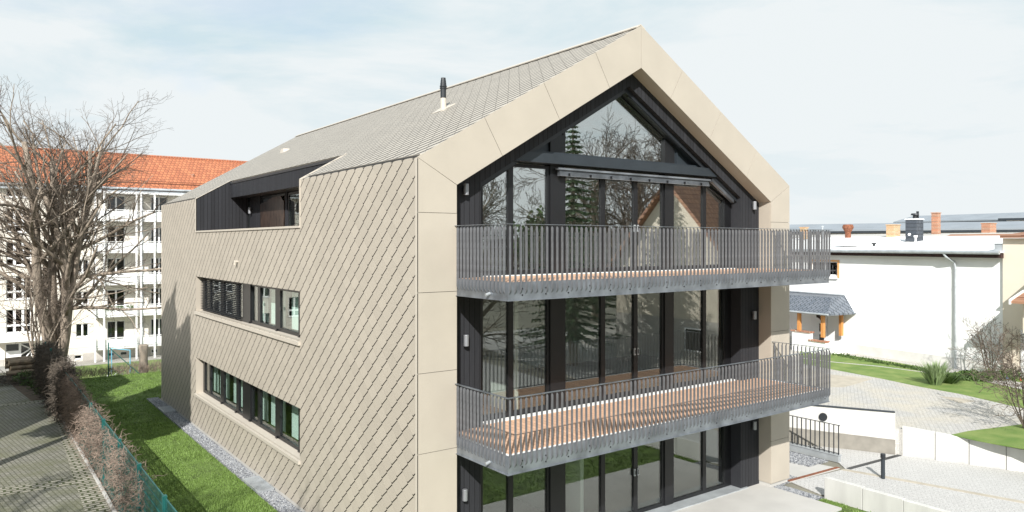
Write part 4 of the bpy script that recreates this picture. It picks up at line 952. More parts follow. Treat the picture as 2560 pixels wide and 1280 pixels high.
for s0,s1_,h in ((-4.2,-2.7,1.75),(-.95,.2,1.85),(.2,1.15,1.45)):
    m = MB(); wbox(m,s0,s1_,1.55,1.8,.8,h); lw_ = m.build('low_wall','plaster',pr)
    m = MB(); wbox(m,s0-.05,s1_+.05,1.5,1.86,h,h+.07); m.build('wall_cap','brick',lw_)
m = MB(); wbox(m,.95,1.1,.02,1.54,.8,1.45); m.build('low_wall','plaster',pr)
m = MB(); wbox(m,-1.1,-.1,.02,.07,.85,2.85); dr = m.build('door','aptwhite',pr)
m = MB(); wbox(m,-.55,-.25,.071,.08,1.2,1.6); wbox(m,-.55,-.25,.071,.08,1.75,2.2)
for k in range(6):
    a0, a1 = math.pi*.5*k/6, math.pi*.5*(k+1)/6
    m.hexa([WP(-.75+.5*math.cos(a0),.071,2.3+.4*math.sin(a0)),WP(-.75+.5*math.cos(a1),.071,2.3+.4*math.sin(a1)),WP(-.75+.3*math.cos(a1),.071,2.3+.22*math.sin(a1)),WP(-.75+.3*math.cos(a0),.071,2.3+.22*math.sin(a0))],
           [WP(-.75+.5*math.cos(a0),.08,2.3+.4*math.sin(a0)),WP(-.75+.5*math.cos(a1),.08,2.3+.4*math.sin(a1)),WP(-.75+.3*math.cos(a1),.08,2.3+.22*math.sin(a1)),WP(-.75+.3*math.cos(a0),.08,2.3+.22*math.sin(a0))])
m.build('door_glass','black',dr)
m = MB(); m.tube([WP(-.18,.12,1.6),WP(-.18,.12,2.1)],.015,6); m.build('handle','steel',dr)
# cream house continuing to the right, with two lean-to roofs at the edge
ch = thing('cream_house','cream rendered house wall adjoining the white house, with small lean-to roofs','house',WP(12,.1,.8))
m = MB(); wbox(m, 8.96, 26, -9, .12, .75, 6.85); m.build('wall','creamwall',ch)
m = MB(); m.hexa([WP(8.96,.35,6.86),WP(26,.35,6.86),WP(26,-9,7.6),WP(8.96,-9,7.6)],[WP(8.96,.35,6.98),WP(26,.35,6.98),WP(26,-9,7.72),WP(8.96,-9,7.72)]); m.build('roof','redtile2',ch)
m = MB(); m.hexa([WP(10.2,1.9,4.15),WP(14,1.9,4.15),WP(14,.13,4.7),WP(10.2,.13,4.7)],[WP(10.2,1.9,4.25),WP(14,1.9,4.25),WP(14,.13,4.82),WP(10.2,.13,4.82)]); m.build('lean_to_roof','redtile2',ch)
m = MB(); m.hexa([WP(10.13,1.95,4.1),WP(10.2,1.95,4.1),WP(10.2,.13,4.66),WP(10.13,.13,4.66)],[WP(10.13,1.95,4.3),WP(10.2,1.95,4.3),WP(10.2,.13,4.9),WP(10.13,.13,4.9)]); m.build('verge_board','aptwhite',ch)
m = MB(); m.hexa([WP(10.4,1.4,2.9),WP(10.5,1.4,2.9),WP(10.5,.13,2.9),WP(10.4,.13,2.9)],[WP(10.4,1.4,4.2),WP(10.5,1.4,4.2),WP(10.5,.13,4.6),WP(10.4,.13,4.6)]); m.build('lean_to_cheek','creamwall',ch)
m = MB(); m.hexa([WP(11.0,1.6,5.55),WP(14,1.6,5.55),WP(14,.13,5.9),WP(11.0,.13,5.9)],[WP(11.0,1.6,5.62),WP(14,1.6,5.62),WP(14,.13,5.97),WP(11.0,.13,5.97)]); m.build('lean_to_roof','concrete',ch)
m = MB(); wbox(m,9.7,10.1,.121,.16,.85,2.9); m.build('door','aptwhite',ch)

# long industrial halls far behind
def hall(name, label, x0, y0, x1, y1, zt, zr, D=14, nwin=40):
    h = thing(name, label, 'building', ((x0+x1)/2,(y0+y1)/2,-3.4))
    d = Vector((x1-x0,y1-y0,0)); Ln = d.length; d.normalize(); nn_ = Vector((d.y,-d.x,0))
    if nn_.dot(Vector((-x0,-y0,0))) < 0: nn_ = -nn_
    def Q(s,o,z): p = Vector((x0,y0,0))+d*s+nn_*o; return (p.x,p.y,z)
    m = MB(); m.hexa([Q(0,0,-3.4),Q(Ln,0,-3.4),Q(Ln,-D,-3.4),Q(0,-D,-3.4)],[Q(0,0,zt),Q(Ln,0,zt),Q(Ln,-D,zt),Q(0,-D,zt)]); m.build('wall','plinth',h)
    m = MB(); m.hexa([Q(-1,1.2,zt+.0),Q(Ln+1,1.2,zt+.0),Q(Ln+1,-D/2,zr-.3),Q(-1,-D/2,zr-.3)],[Q(-1,1.2,zt+.25),Q(Ln+1,1.2,zt+.25),Q(Ln+1,-D/2,zr),Q(-1,-D/2,zr)]); rf = m.build('roof','hallroof',h)
    m = MB(); m.hexa([Q(-1,1.21,zt-.35),Q(Ln+1,1.21,zt-.35),Q(Ln+1,.6,zt-.35),Q(-1,.6,zt-.35)],[Q(-1,1.21,zt-.01),Q(Ln+1,1.21,zt-.01),Q(Ln+1,.6,zt-.01),Q(-1,.6,zt-.01)]); m.build('eave','beammetal',rf)
    for k in range(nwin):
        s = (k+.2)*Ln/nwin; m = MB(); m.hexa([Q(s,.0,zt-1.5),Q(s+Ln/nwin*.62,.0,zt-1.5),Q(s+Ln/nwin*.62,.06,zt-1.5),Q(s,.06,zt-1.5)],[Q(s,.0,zt-.55),Q(s+Ln/nwin*.62,0,zt-.55),Q(s+Ln/nwin*.62,.06,zt-.55),Q(s,.06,zt-.55)]); m.build('window','beammetal',h)
    return h
a, b = img(1960,560,130), img(2700,560,105)
hall('factory_hall','long low grey roofed factory hall behind the chimneys',a[0],a[1],b[0],b[1],8.6,10.0)
a, b = img(2250,560,188), img(2760,560,150)
hall('factory_hall','higher factory hall behind, its roof showing right of the slim chimney',a[0],a[1],b[0],b[1],11.7,13.6)
a, b = img(2516,560,120), img(2760,560,112)
hall('office_block','pale office storey with flat roof at the far right',a[0],a[1],b[0],b[1],10.6,11.3,nwin=8)

# ================================================================== WALLS, RAILING, BOLLARD, DRAINS on the right
def wallseg(mb, p, q, th, z0, z1a, z1b):
    d = Vector((q[0]-p[0],q[1]-p[1],0)).normalized(); n_ = Vector((d.y,-d.x,0))*th
    a0,b0 = Vector((p[0],p[1],0)), Vector((q[0],q[1],0))
    mb.hexa([(a0.x,a0.y,z0),(b0.x,b0.y,z0),(b0.x-n_.x,b0.y-n_.y,z0),(a0.x-n_.x,a0.y-n_.y,z0)],[(a0.x,a0.y,z1a),(b0.x,b0.y,z1b),(b0.x-n_.x,b0.y-n_.y,z1b),(a0.x-n_.x,a0.y-n_.y,z1a)])
tw_ = thing('ramp_wall','tall pale concrete ramp wall with dark coping and a darker brown band below','wall',(23.2,12.3,0))
pA, pB = (20.2,17.7), (23.56,11.62)
m = MB(); wallseg(m, pB, pA, -.26, -.6, 1.31, 1.31); m.build('wall','concretewall',tw_)
m = MB(); wallseg(m, pB, pA, .008, -.2, .46, .62); m.build('brown_band','bandconcrete',tw_)  # darker brown strip along the lower part of the wall
m = MB(); wallseg(m, (pB[0]-.03,pB[1]-.01), (pA[0]-.03,pA[1]-.01), -.12, 1.312, 1.345, 1.345); m.build('coping','beammetal',tw_)
# low wall of L-shaped concrete elements, each its own
pts = [(23.66,11.46),(23.99,10.62),(24.28,9.78),(24.58,8.90),(24.90,8.02),(25.25,7.12),(25.62,6.2),(26.0,5.3)]
zt = [.90,.84,.76,.68,.61,.54,.47,.40]
pos = ['first from the tall ramp wall','second from the tall ramp wall','third from the tall ramp wall','last one fully in view, at the right edge']
for k in range(len(pts)-3):
    a, b = Vector(pts[k]), Vector(pts[k+1]); d = (b-a).normalized()*.008
    m = MB(); wallseg(m, tuple(b-d), tuple(a+d), -.13, -.1, zt[k+1], zt[k])
    o = m.build('concrete_element', 'concretewall', bevel=.006)
    tag(recenter(o,(a.x,a.y,0)), 'pale concrete retaining slab beside the driveway, '+(pos[k] if k < 4 else 'beyond the right edge of the picture'), 'retaining wall', 'concrete slabs holding the upper yard')
yy = [10.74,9.72,8.72,7.7,6.7]
pos = ['nearest the house','second from the house','third from the house','furthest from the house']
for k in range(4):
    m = MB(); m.box(18.05,yy[k+1]+.006,-.1,18.19,yy[k]-.006,.54-.02*k)
    o = m.build('concrete_element','concretewall',bevel=.006); tag(recenter(o,(18.1,yy[k],0)),'low pale concrete slab edging the footpath, '+pos[k],'retaining wall','low concrete slabs along the footpath')
rl = thing('railing','dark grey vertical bar railing on a steel kerb beside the ramp','railing',(21.8,12.4,0))
m = MB(); m.box(21.28,12.2,0,21.42,17.4,.20); m.box(21.26,12.18,.2,21.46,17.4,.215); m.build('kerb','steellight',rl)
for k in range(34):
    y = 12.24+k*.155; m = MB(); m.box(21.345,y-.008,.215,21.385,y+.008,1.10); m.build('bar','darkmetal',rl)
m = MB(); m.box(21.34,12.2,1.10,21.39,17.4,1.115); m.box(21.343,12.22,.25,21.387,17.4,.262); m.build('rail','darkmetal',rl)
m = MB(); q = (23.2,13.0); 
o_ = Vector((.87,.49,0))
c_ = Vector((22.55,13.45,.98))
dd_ = Vector((-.875,-.484,0))
m.tube([tuple(c_),tuple(c_+dd_*.05)],.13,20); o = m.build('wall_fitting','darkmetal'); tag(recenter(o,tuple(c_)),'round black fitting on the tall ramp wall behind the railing','light')
bo = thing('bollard_light','slim dark grey bollard light beside the footpath edge','bollard',(20.84,10.62,0))
m = MB(); m.tube([(20.84,10.62,0),(20.84,10.62,.56)],.055,20); m.build('post','beammetal',bo); m = MB(); m._lathe((20.84,10.62,.56),[(.055,0),(.05,.005),(.05,.03),(.068,.035),(.068,.14),(.06,.15)],20,0); m.build('head','darkmetal',bo)
m = MB(); wallseg(m,(18.46,12.02),(20.80,11.88),.11,-.01,.020,.020); o = m.build('drain_channel','rust'); tag(recenter(o,(18.46,12.02,0)),'rusty brown drain channel across the entrance path','drain')
m = MB(); wallseg(m,(20.92,11.62),(23.55,11.42),.13,-.01,.018,.018); o = m.build('drain_channel','darkmetal'); tag(recenter(o,(20.92,11.62,0)),'dark drain channel across the driveway below the ramp wall','drain')

# ================================================================== PLANTS
def perp(d, rnd):
    r_ = Vector((rnd.gauss(0,1), rnd.gauss(0,1), rnd.gauss(0,1))); r_ -= d*r_.dot(d); return r_.normalized()
def bare_tree(name, label, base, height, seed, leaders=5, spread=.35, maxr=.30, depth=5, lower=(), cat='tree', mats=('bark','twig'), child=(9,7,6,5), sides=True, twigr=.006, lean=(0,0), minfork=.1, trop=.05):
    rnd = random.Random(seed); B = Vector(base)
    root = thing(name, label, cat, base)
    T, W = MB(), MB()
    def limb(p, d, L_, r0, lev, trop):
        n = max(3, int(6-lev*.7)); pts = [p.copy()]; dirs = [d.copy()]; q = p.copy(); dd = d.copy()
        for i in range(n):
            dd = (dd + perp(dd, rnd)*rnd.uniform(.05,.26 if lev else .16) + Vector((0,0,trop*(.5 if lev<2 else 1)))).normalized()
            q = q + dd*L_/n; pts.append(q.copy()); dirs.append(dd.copy())
        r1 = r0*(.42 if lev < depth-1 else .35)
        rad = [max(twigr, r0+(r1-r0)*i/n) for i in range(n+1)]
        (T if r0 > .035 else W).tube([tuple(a) for a in pts], rad, 7 if r0>.08 else (5 if r0>.03 else 3), cap=r0>.03)
        if lev >= depth: return
        nc = child[min(lev, len(child)-1)]
        for k in range(nc):
            f = (minfork if lev == 0 else .12)+(1-(minfork if lev==0 else .12))*(k+rnd.random())/nc
            i = min(n-1, int(f*n)); t = f*n-i; pp = pts[i].lerp(pts[i+1], t)
            ang = rnd.uniform(.45,.95) if lev else rnd.uniform(.5,1.0)
            nd = (dirs[i+1]*math.cos(ang)+perp(dirs[i+1], rnd)*math.sin(ang)).normalized()
            ll = L_*(.60 if lev == 0 else .62)*(1.12-.62*f)*rnd.uniform(.7,1.25)
            limb(pp, nd, ll, rad[i]*rnd.uniform(.40,.56), lev+1, trop)
    for k in range(leaders):
        a = 2*math.pi*(k+rnd.random()*.5)/leaders; s = spread*rnd.uniform(.4,1.15) if leaders > 1 else spread*.2
        d = Vector((math.cos(a)*s+lean[0], math.sin(a)*s+lean[1], 1)).normalized()
        off = Vector((math.cos(a),math.sin(a),0))*maxr*.8 if leaders > 1 else Vector((0,0,0))
        limb(B+off, d, height*rnd.uniform(.62,.82), maxr*rnd.uniform(.7,1.05), 0, .035)
    for (h, az_, Lm, r0, up) in lower:                      # long low side limbs
        d = Vector((math.cos(az_),math.sin(az_),up)).normalized(); limb(B+Vector((0,0,h))+Vector((d.x,d.y,0))*.2, d, Lm, r0, 1, .0)
    T.build('trunk', mats[0], root, smooth=True); W.build('twigs', mats[1], root)
    return root
ANG = YAW
tx, ty = 4.3, 49.6
bare_tree('bare_tree', 'huge leafless tree with several trunks in front of the apartment block', (tx,ty,-.6), 16.0, 11, leaders=7, spread=.18, maxr=.30, depth=4, child=(8,6,5,3), minfork=.22, twigr=.0055, trop=.15,
          lower=((3.4,-.45,6.2,.11,.12),(5.0,-.6,6.0,.12,.4),(6.2,-.35,6.0,.12,.6),(5.2,3.2,5,.11,.6),(8.2,-.9,5.5,.12,.8),(4.6,2.6,4.5,.11,.6)))
bare_tree('bare_bush', 'many stemmed bare bush at the foot of the big leafless tree', (3.2,47.0,-.1), 6.6, 23, leaders=9, spread=.42, maxr=.06, depth=3, child=(6,4,3), minfork=.3, twigr=.008, cat='bush')
# logs and brush
rnd = random.Random(3)
k = 0
for row in range(4):
    for c in range(4-row//2):
        y = 43.4+rnd.uniform(-.1,.1)+row*.16; x0_ = 2.0+c*.02+rnd.uniform(-.2,.2)-.0; z = .14+row*.25; 
        xa = 1.75+.42*(c%2)+rnd.uniform(-.12,.1); yc = 43.0+c*.42+rnd.uniform(-.05,.05); ln_ = rnd.uniform(.9,1.35); r_ = rnd.uniform(.10,.15)
        m = MB(); m.tube([(0,0,0),(ln_*.5,rnd.uniform(-.03,.03),rnd.uniform(-.02,.03)),(ln_,0,0)],[r_,r_*1.05,r_*.95],9,cap=False,mi=0)
        n_ = 9; m.f.append(tuple(range(n_-1,-1,-1))); m.m.append(1); m.f.append(tuple(2*n_+j for j in range(n_))); m.m.append(1)
        o = m.build('log',['log','logend'],smooth=False); o.location = (xa,yc,z); o.rotation_euler = (0,0,rnd.uniform(-.2,.2))
        tag(o,'cut log in the wood pile, %s layer, %s from the front'%(('bottom','second','third','top')[row],('first','second','third','fourth')[c]),'log','logs stacked beside the hedge'); k += 1
m = MB(); rnd = random.Random(9)
for q in range(420):
    a = Vector((rnd.uniform(.4,2.9),rnd.uniform(41.4,43.6),rnd.uniform(.02,.3))); d = Vector((rnd.gauss(0,1),rnd.gauss(0,1),rnd.gauss(0,.35))).normalized()
    m.tube([tuple(a),tuple(a+d*.25+Vector((0,0,rnd.uniform(-.03,.06)))),tuple(a+d*.55)],[.014,.010,.005],3,cap=False)
tag(recenter(m.build('brushwood','creeperdark'),(1.6,42.5,0)),'heap of dark cut brushwood in front of the log pile','brushwood',kind='stuff')
def leafclump(m, c, r, n, rnd, s=.06):
    for _ in range(n):
        a = Vector((rnd.gauss(0,1),rnd.gauss(0,1),rnd.gauss(0,1))).normalized()*r*rnd.random()**.4
        p = Vector(c)+Vector((a.x,a.y,abs(a.z)*.9)); u = Vector((rnd.gauss(0,1),rnd.gauss(0,1),rnd.gauss(0,1))).normalized()*s; v = perp(u.normalized(),rnd)*s*.5
        m.face([tuple(p-u),tuple(p+v),tuple(p+u),tuple(p-v)])
m = MB(); rnd = random.Random(17)
for c in ((2.55,41.3,.0),(2.2,42.0,.1),(2.75,40.2,0),(2.85,38.6,0),(2.4,42.3,.2)): leafclump(m, c, .45, 260, rnd, .05)
tag(recenter(m.build('ground_ivy','leaf'),(2.5,41,0)),'dark green ivy spreading before the log pile','ivy',kind='stuff')

# fence between yard and lawn
FXX = 3.08
fn = thing('fence','green metal mesh fence with flat posts between yard and lawn','fence',(FXX,15,0))
def fencemat():
    m, t, b = newmat('fence_mesh'); l = t.links.new; b.inputs['Base Color'].default_value = (.015,.12,.11,1); b.inputs['Roughness'].default_value = .5
    tc = N(t,'ShaderNodeTexCoord'); s = N(t,'ShaderNodeSeparateXYZ'); l(tc.outputs['Object'], s.inputs[0])
    a = mth(t,'FRACT',mth(t,'MULTIPLY',s.outputs[1],1/.05)); c = mth(t,'FRACT',mth(t,'MULTIPLY',s.outputs[2],1/.2))
    g = mth(t,'MAXIMUM',mth(t,'LESS_THAN',a,.42),mth(t,'LESS_THAN',c,.12))
    tr = N(t,'ShaderNodeBsdfTransparent'); mx = N(t,'ShaderNodeMixShader'); l(g,mx.inputs[0]); l(tr.outputs[0],mx.inputs[1]); l(b.outputs[0],mx.inputs[2]); l(mx.outputs[0],t.nodes['Material Output'].inputs[0]); return m
mt['fencemesh'] = fencemat()
posts = [12.7,15.25,17.78,20.3,22.85,25.4,27.9,30.4,33.0,35.5,38.0,40.6]
for k,y in enumerate(posts):
    h = 1.86 if y < 37 else 2.05
    m = MB(); m.box(FXX-.03,y-.05,-.1,FXX+.03,y+.05,h); m.box(FXX-.05,y-.035,h-.30,FXX-.031,y+.035,h-.01); m.build('post','fencegreen',fn)
    if k < len(posts)-1:
        m = MB(); y1_ = posts[k+1]
        m.box(FXX-.004,y+.05,.06,FXX+.004,y1_-.05,1.80); m.build('mesh_panel','fencemesh',fn)
        m = MB(); m.box(FXX-.012,y+.05,1.80,FXX+.012,y1_-.05,1.825); 
        for z in (.25,.85,1.4): m.box(FXX-.014,y+.05,z,FXX-.005,y1_-.05,z+.012)
        m.build('rail','fencegreen',fn)
m = MB(); m.box(2.96,12,-.05,3.04,41,.07); o = m.build('kerb_stone','concrete',bevel=.01); tag(recenter(o,(3,12,0)),'low pale concrete kerb along the foot of the green fence','kerb')
# creeper on the fence
def creeper(name, label, y0, y1, n, zmax, thick, mat, seed, seglen=.13, cat='climber', rr=.006, dens=None):
    m = MB(); rnd = random.Random(seed)
    for _ in range(n):
        y = rnd.uniform(y0,y1)
        if dens and rnd.random() > dens(y): continue
        zm = zmax*(.93+.10*mnoise.noise((0,y*1.3,seed)))
        z = zm*rnd.random()**.7; tk = thick*(.6+.5*mnoise.noise((3,y*.9,z)))*(1.15-.3*z/zm)
        p = Vector((FXX+rnd.uniform(-1,1)*tk, y, z)); d = Vector((rnd.gauss(0,1),rnd.gauss(0,1),rnd.gauss(0,.8))).normalized(); pts = [tuple(p)]
        for i in range(rnd.randint(2,4)):
            d = (d+perp(d,rnd)*.8+Vector((0,0,-.12))).normalized(); p = p+d*seglen*rnd.uniform(.6,1.2); p.z = max(.02,p.z); pts.append(tuple(p))
        m.tube(pts, [rr*rnd.uniform(.7,1.5)]*(len(pts)-1)+[rr*.5], 3, cap=False)
    o = m.build(name, mat); return tag(recenter(o,(FXX,y0,0)), label, cat)
creeper('hedge','dense dark bare hedge at the far end of the green fence',31.8,41.6,11500,2.05,.52,'creeperdark',5,seglen=.13,cat='hedge',rr=.009)
creeper('climber','thick pinkish brown dead creeper smothering the middle of the fence',24.6,33.0,9500,1.93,.23,'creeper',8,seglen=.10,rr=.0055,dens=lambda y: 1 if y>27.6 else .38)
creeper('climber','thin straggling dead creeper hanging on the nearer green fence panels',17.2,24.9,3600,1.88,.09,'creeper',12,seglen=.11,rr=.0048,dens=lambda y: .35+.65*(0.5+0.5*math.sin(y*1.9+1)))
# wire fence across the end of the lawn
wf = thing('wire_fence','thin green wire fence across the far end of the lawn with a slanting brace','fence',(5.2,41.75,0))
def wiremat():
    m, t, b = newmat('chain_link'); l = t.links.new; b.inputs['Base Color'].default_value = (.10,.12,.11,1)
    tc = N(t,'ShaderNodeTexCoord'); s = N(t,'ShaderNodeSeparateXYZ'); l(tc.outputs['Object'], s.inputs[0])
    a = mth(t,'FRACT',mth(t,'MULTIPLY',mth(t,'ADD',s.outputs[0],s.outputs[2]),12)); c = mth(t,'FRACT',mth(t,'MULTIPLY',mth(t,'SUBTRACT',s.outputs[0],s.outputs[2]),12))
    g = mth(t,'MAXIMUM',mth(t,'LESS_THAN',a,.07),mth(t,'LESS_THAN',c,.07))
    tr = N(t,'ShaderNodeBsdfTransparent'); mx = N(t,'ShaderNodeMixShader'); l(g,mx.inputs[0]); l(tr.outputs[0],mx.inputs[1]); l(b.outputs[0],mx.inputs[2]); l(mx.outputs[0],t.nodes['Material Output'].inputs[0]); return m
mt['chain'] = wiremat()
px_ = atY(271,942,41.75)[0]
for x in (3.2,px_,9.6,13): m = MB(); m.tube([(x,41.75,-.1),(x,41.75,1.68)],.028,8); m.build('post','fencegreen',wf)
m = MB(); m.tube([(px_,41.72,1.45),(px_+1.35,41.6,.02)],.022,6); m.build('brace','fencegreen',wf)
m = MB(); m.box(3.2,41.752,.02,13,41.756,1.5); m.build('chain_link','chain',wf)
m = MB(); m.tube([(3.2,41.75,1.52),(13,41.75,1.52)],.006,4); m.build('top_wire','fencegreen',wf)
# tree stump wrapped in ivy by the house corner, small dry plants along the wire fence
q = atZ(376,942,-.02); st = thing('tree_stump','short dark tree stump beside the rear corner of the tiled house','stump',(q[0],42.2,-.4))
m = MB(); m._lathe((q[0],42.2,-.4),[(.26,0),(.22,.5),(.20,1.2),(.24,1.75),(.18,1.8)],12,0); m.build('stump','bark',st,smooth=True)
m = MB(); rnd = random.Random(31)
for _ in range(900):
    y = rnd.uniform(41.5,42.4); x = rnd.uniform(4.4,8.6); p = Vector((x,y,rnd.uniform(-.05,.30+.35*max(0,mnoise.noise((x*1.2,0,0)))))); d = Vector((rnd.gauss(0,.5),rnd.gauss(0,.4),1)).normalized()
    m.tube([tuple(p),tuple(p+d*.15),tuple(p+d*.3+Vector((rnd.uniform(-.1,.1),0,0)))],[.008,.006,.004],3,cap=False)
tag(recenter(m.build('dry_weeds','creeper'),(6,42,0)),'pale dry weeds along the wire fence at the end of the lawn','weeds',kind='stuff')
# bicycle and blue frame on the lower path
bx = img(287,940,54); bz = -3.37; by = bx[1]; bx = bx[0]
bk = thing('bicycle','silver bicycle leaning on the light blue frame behind the wire fence','bicycle',(bx,by,bz))
for s in (-.52,.52):
    m = MB(); n_ = 22; m.tube([(bx+s+.33*math.cos(2*math.pi*k/n_),by,bz+.34+.33*math.sin(2*math.pi*k/n_)) for k in range(n_+1)],.018,6,cap=False); w_ = m.build('wheel','darkmetal',bk)
    m = MB()
    for k in range(10): a = math.pi*2*k/10; m.tube([(bx+s,by,bz+.34),(bx+s+.31*math.cos(a),by,bz+.34+.31*math.sin(a))],.004,3)
    m.build('spokes','steellight',w_)
m = MB()
for a,b in (((-.52,.34),(-.15,.30)),((-.15,.30),(-.28,.85)),((-.52,.34),(-.25,.72)),((-.15,.30),(.36,.72)),((-.25,.72),(.34,.84)),((.34,.92),(.52,.34))): m.tube([(bx+a[0],by,bz+a[1]),(bx+b[0],by,bz+b[1])],.02,6)
m.build('bicycle_frame','steellight',bk)
m = MB(); m.box(bx-.42,by-.07,bz+.86,bx-.16,by+.07,bz+.93); m.build('saddle','black',bk); m = MB(); m.tube([(bx+.2,by-.28,bz+1.02),(bx+.36,by-.1,bz+.98),(bx+.36,by+.1,bz+.98),(bx+.2,by+.28,bz+1.02)],.014,6); m.build('handlebar','black',bk)
fr = img(297,925,58); m = MB(); X_,Y_ = fr[0],fr[1]
m.tube([(X_-.5,Y_,-3.38),(X_-.5,Y_,-1.55),(X_+.85,Y_,-1.85) if False else (X_+.6,Y_-1.2,-1.65),(X_+.6,Y_-1.2,-3.38)],.045,8)
tag(recenter(m.build('carpet_frame',M('light_blue_paint',(.18,.52,.72),.5)),(X_,Y_,-3.38)),'light blue tubular frame standing behind the bicycle','frame')

# garden shrubs on the right
def tuft(name, label, c, n, h, mat, seed, spread=.35, cat='plant', w=.02):
    m = MB(); rnd = random.Random(seed)
    for _ in range(n):
        a = rnd.uniform(0,6.28); r_ = rnd.random()*spread; hh = h*rnd.uniform(.6,1.1); b = Vector((c[0]+math.cos(a)*r_*.4,c[1]+math.sin(a)*r_*.4,c[2])); t_ = b+Vector((math.cos(a)*r_*1.3,math.sin(a)*r_*1.3,hh)); k_ = Vector((-math.sin(a),math.cos(a),0))*w
        mid = b.lerp(t_,.55)+Vector((0,0,hh*.12)); m.face([tuple(b-k_),tuple(b+k_),tuple(mid+k_),tuple(mid-k_)]); m.face([tuple(mid-k_),tuple(mid+k_),tuple(t_)])
    return tag(recenter(m.build(name,mat),c),label,cat)
q = atZ(2338,962,.8); tuft('grassy_plant','tall pale green tuft of leaves at the foot of the white wall',q,300,.95,'paleleaf',2,.5)
q = atZ(2372,958,.8); tuft('grassy_plant','low dark leafy clump right of the tall green tuft',q,160,.45,'leaf',3,.5)
m = MB(); rnd = random.Random(41)
for (x,y,n_,r_) in ((2385,950,120,.4),(2410,948,160,.45),(2432,950,200,.5),(2455,952,160,.45),(2480,948,200,.5),(2508,950,160,.5),(2535,945,160,.5)):
    q = atZ(x,y,.8); leafclump(m,q,r_,n_*2,rnd,.06)
tag(recenter(m.build('flower_bed','leaf'),atZ(2440,950,.8)),'bed of small evergreen shrubs along the house wall','shrubs',kind='stuff')
m = MB(); 
for k in range(60):
    q = atZ(rnd.uniform(2076,2330),0,0) if False else None
for k in range(170):
    t_ = rnd.random(); x = 2076+(2330-2076)*t_; y = 886+(931-886)*t_+rnd.uniform(-3,2); q = atZ(x,y,.8); leafclump(m,q,.16,8,rnd,.05)
tag(recenter(m.build('wall_weeds','leaf'),atZ(2200,908,.8)),'thin line of low weeds below the grey plinth','weeds',kind='stuff')
q = atZ(2475,945,.8); bare_tree('bare_shrub','tall bare shrub with upright stems against the white wall',q,2.9,51,leaders=8,spread=.45,maxr=.03,depth=3,child=(5,3,3),minfork=.2,trop=.1,twigr=.006,cat='shrub')
q = atZ(2525,940,.8); bare_tree('bare_shrub','bare pale shrub in front of the cream house',q,3.0,58,leaders=8,spread=.45,maxr=.03,depth=3,child=(5,4,3),minfork=.2,trop=.1,twigr=.006,cat='shrub',mats=('twig','creeper'))
q = atZ(2563,1072,.8); es = bare_tree('bare_shrub','slim bare shrub hung with painted eggs at the right edge',q,3.1,64,leaders=8,spread=.55,maxr=.028,depth=3,child=(6,4,4),minfork=.25,twigr=.006,cat='shrub',lean=(-.18,0.05))
eggs = [((2545,901),(.75,.08,.06),'red'),((2509,922),(.75,.62,.05),'yellow'),((2518,945),(.10,.35,.70),'blue'),((2552,951),(.80,.16,.06),'orange red'),((2475,923),(.80,.12,.08),'red'),((2440,933),(.80,.30,.10),'orange'),((2558,1036),(.70,.04,.06),'crimson'),((2489,920),(.80,.70,.70),'pink'),((2516,1067),(.80,.35,.40),'pale pink')]
for k,((x,y),c,nm) in enumerate(eggs):
    D = 31.5 if x > 2500 and y > 930 else 35; D = 26.3 if y > 1000 else D
    p = img(x,y,D); m = MB(); m._lathe((p[0],p[1],p[2]-.06),[(.002,0),(.03,.012),(.046,.045),(.042,.08),(.026,.108),(.003,.12)],10,0); m.tube([(p[0],p[1],p[2]+.055),(p[0],p[1],p[2]+.16)],.003,3)
    lb = {0:'red painted egg hanging highest on the bare shrub',1:'yellow painted egg hanging in the bare shrub',2:'blue painted egg hanging in the bare shrub',3:'orange red painted egg near the right edge',4:'red painted egg low on the shrub by the white wall',5:'orange painted egg furthest left among the shrubs',6:'crimson painted egg lowest on the slim shrub',7:'pink painted egg beside the red one by the wall',8:'pale pink painted egg above the right hand grass patch'}[k]
    o = m.build('painted_egg',M('egg_'+nm.replace(' ','_')+str(k),c,.3,0,.05),smooth=True); tag(recenter(o,p),lb,'easter egg','painted eggs hung on the shrubs')

# ================================================================== NEIGHBOURHOOD in front of the house, seen in its glass and casting the shade
gh = thing('garden_house','white gabled house with brown tiled roof facing the balconies','house',(30,-1,0))

gx, gy0, gy1, gxe = 30.0, -5.1, 2.9, 41.0; gm_ = (gy0+gy1)/2
m = MB(); m.prismX([(gy0,0),(gy1,0),(gy1,5.5),(gm_,9.7),(gy0,5.5)],gx,gxe); m.build('wall','creamwall',gh)
m = MB()
for s_ in (-1,1):
    m.hexa([(gx-.35,gm_,9.75),(gx-.35,gm_+s_*4.6,4.92),(gxe+.4,gm_+s_*4.6,4.92),(gxe+.4,gm_,9.75)],[(gx-.35,gm_,10.0),(gx-.35,gm_+s_*4.6,5.17),(gxe+.4,gm_+s_*4.6,5.17),(gxe+.4,gm_,10.0)])
m.build('roof','redtile2',gh)
m = MB(); m.box(gx-.05,gy0,0,gx-.001,gy1,2.7); m.build('plinth','aptplinth',gh)
for y_,z_ in ((-.1,1.1),):
    m = MB(); m.box(gx-.06,y_,z_,gx-.001,y_+1.2,z_+1.2); w_ = m.build('window','aptwhite',gh); m = MB(); m.box(gx-.07,y_+.08,z_+.08,gx-.061,y_+1.12,z_+1.12); m.build('pane','black',w_)
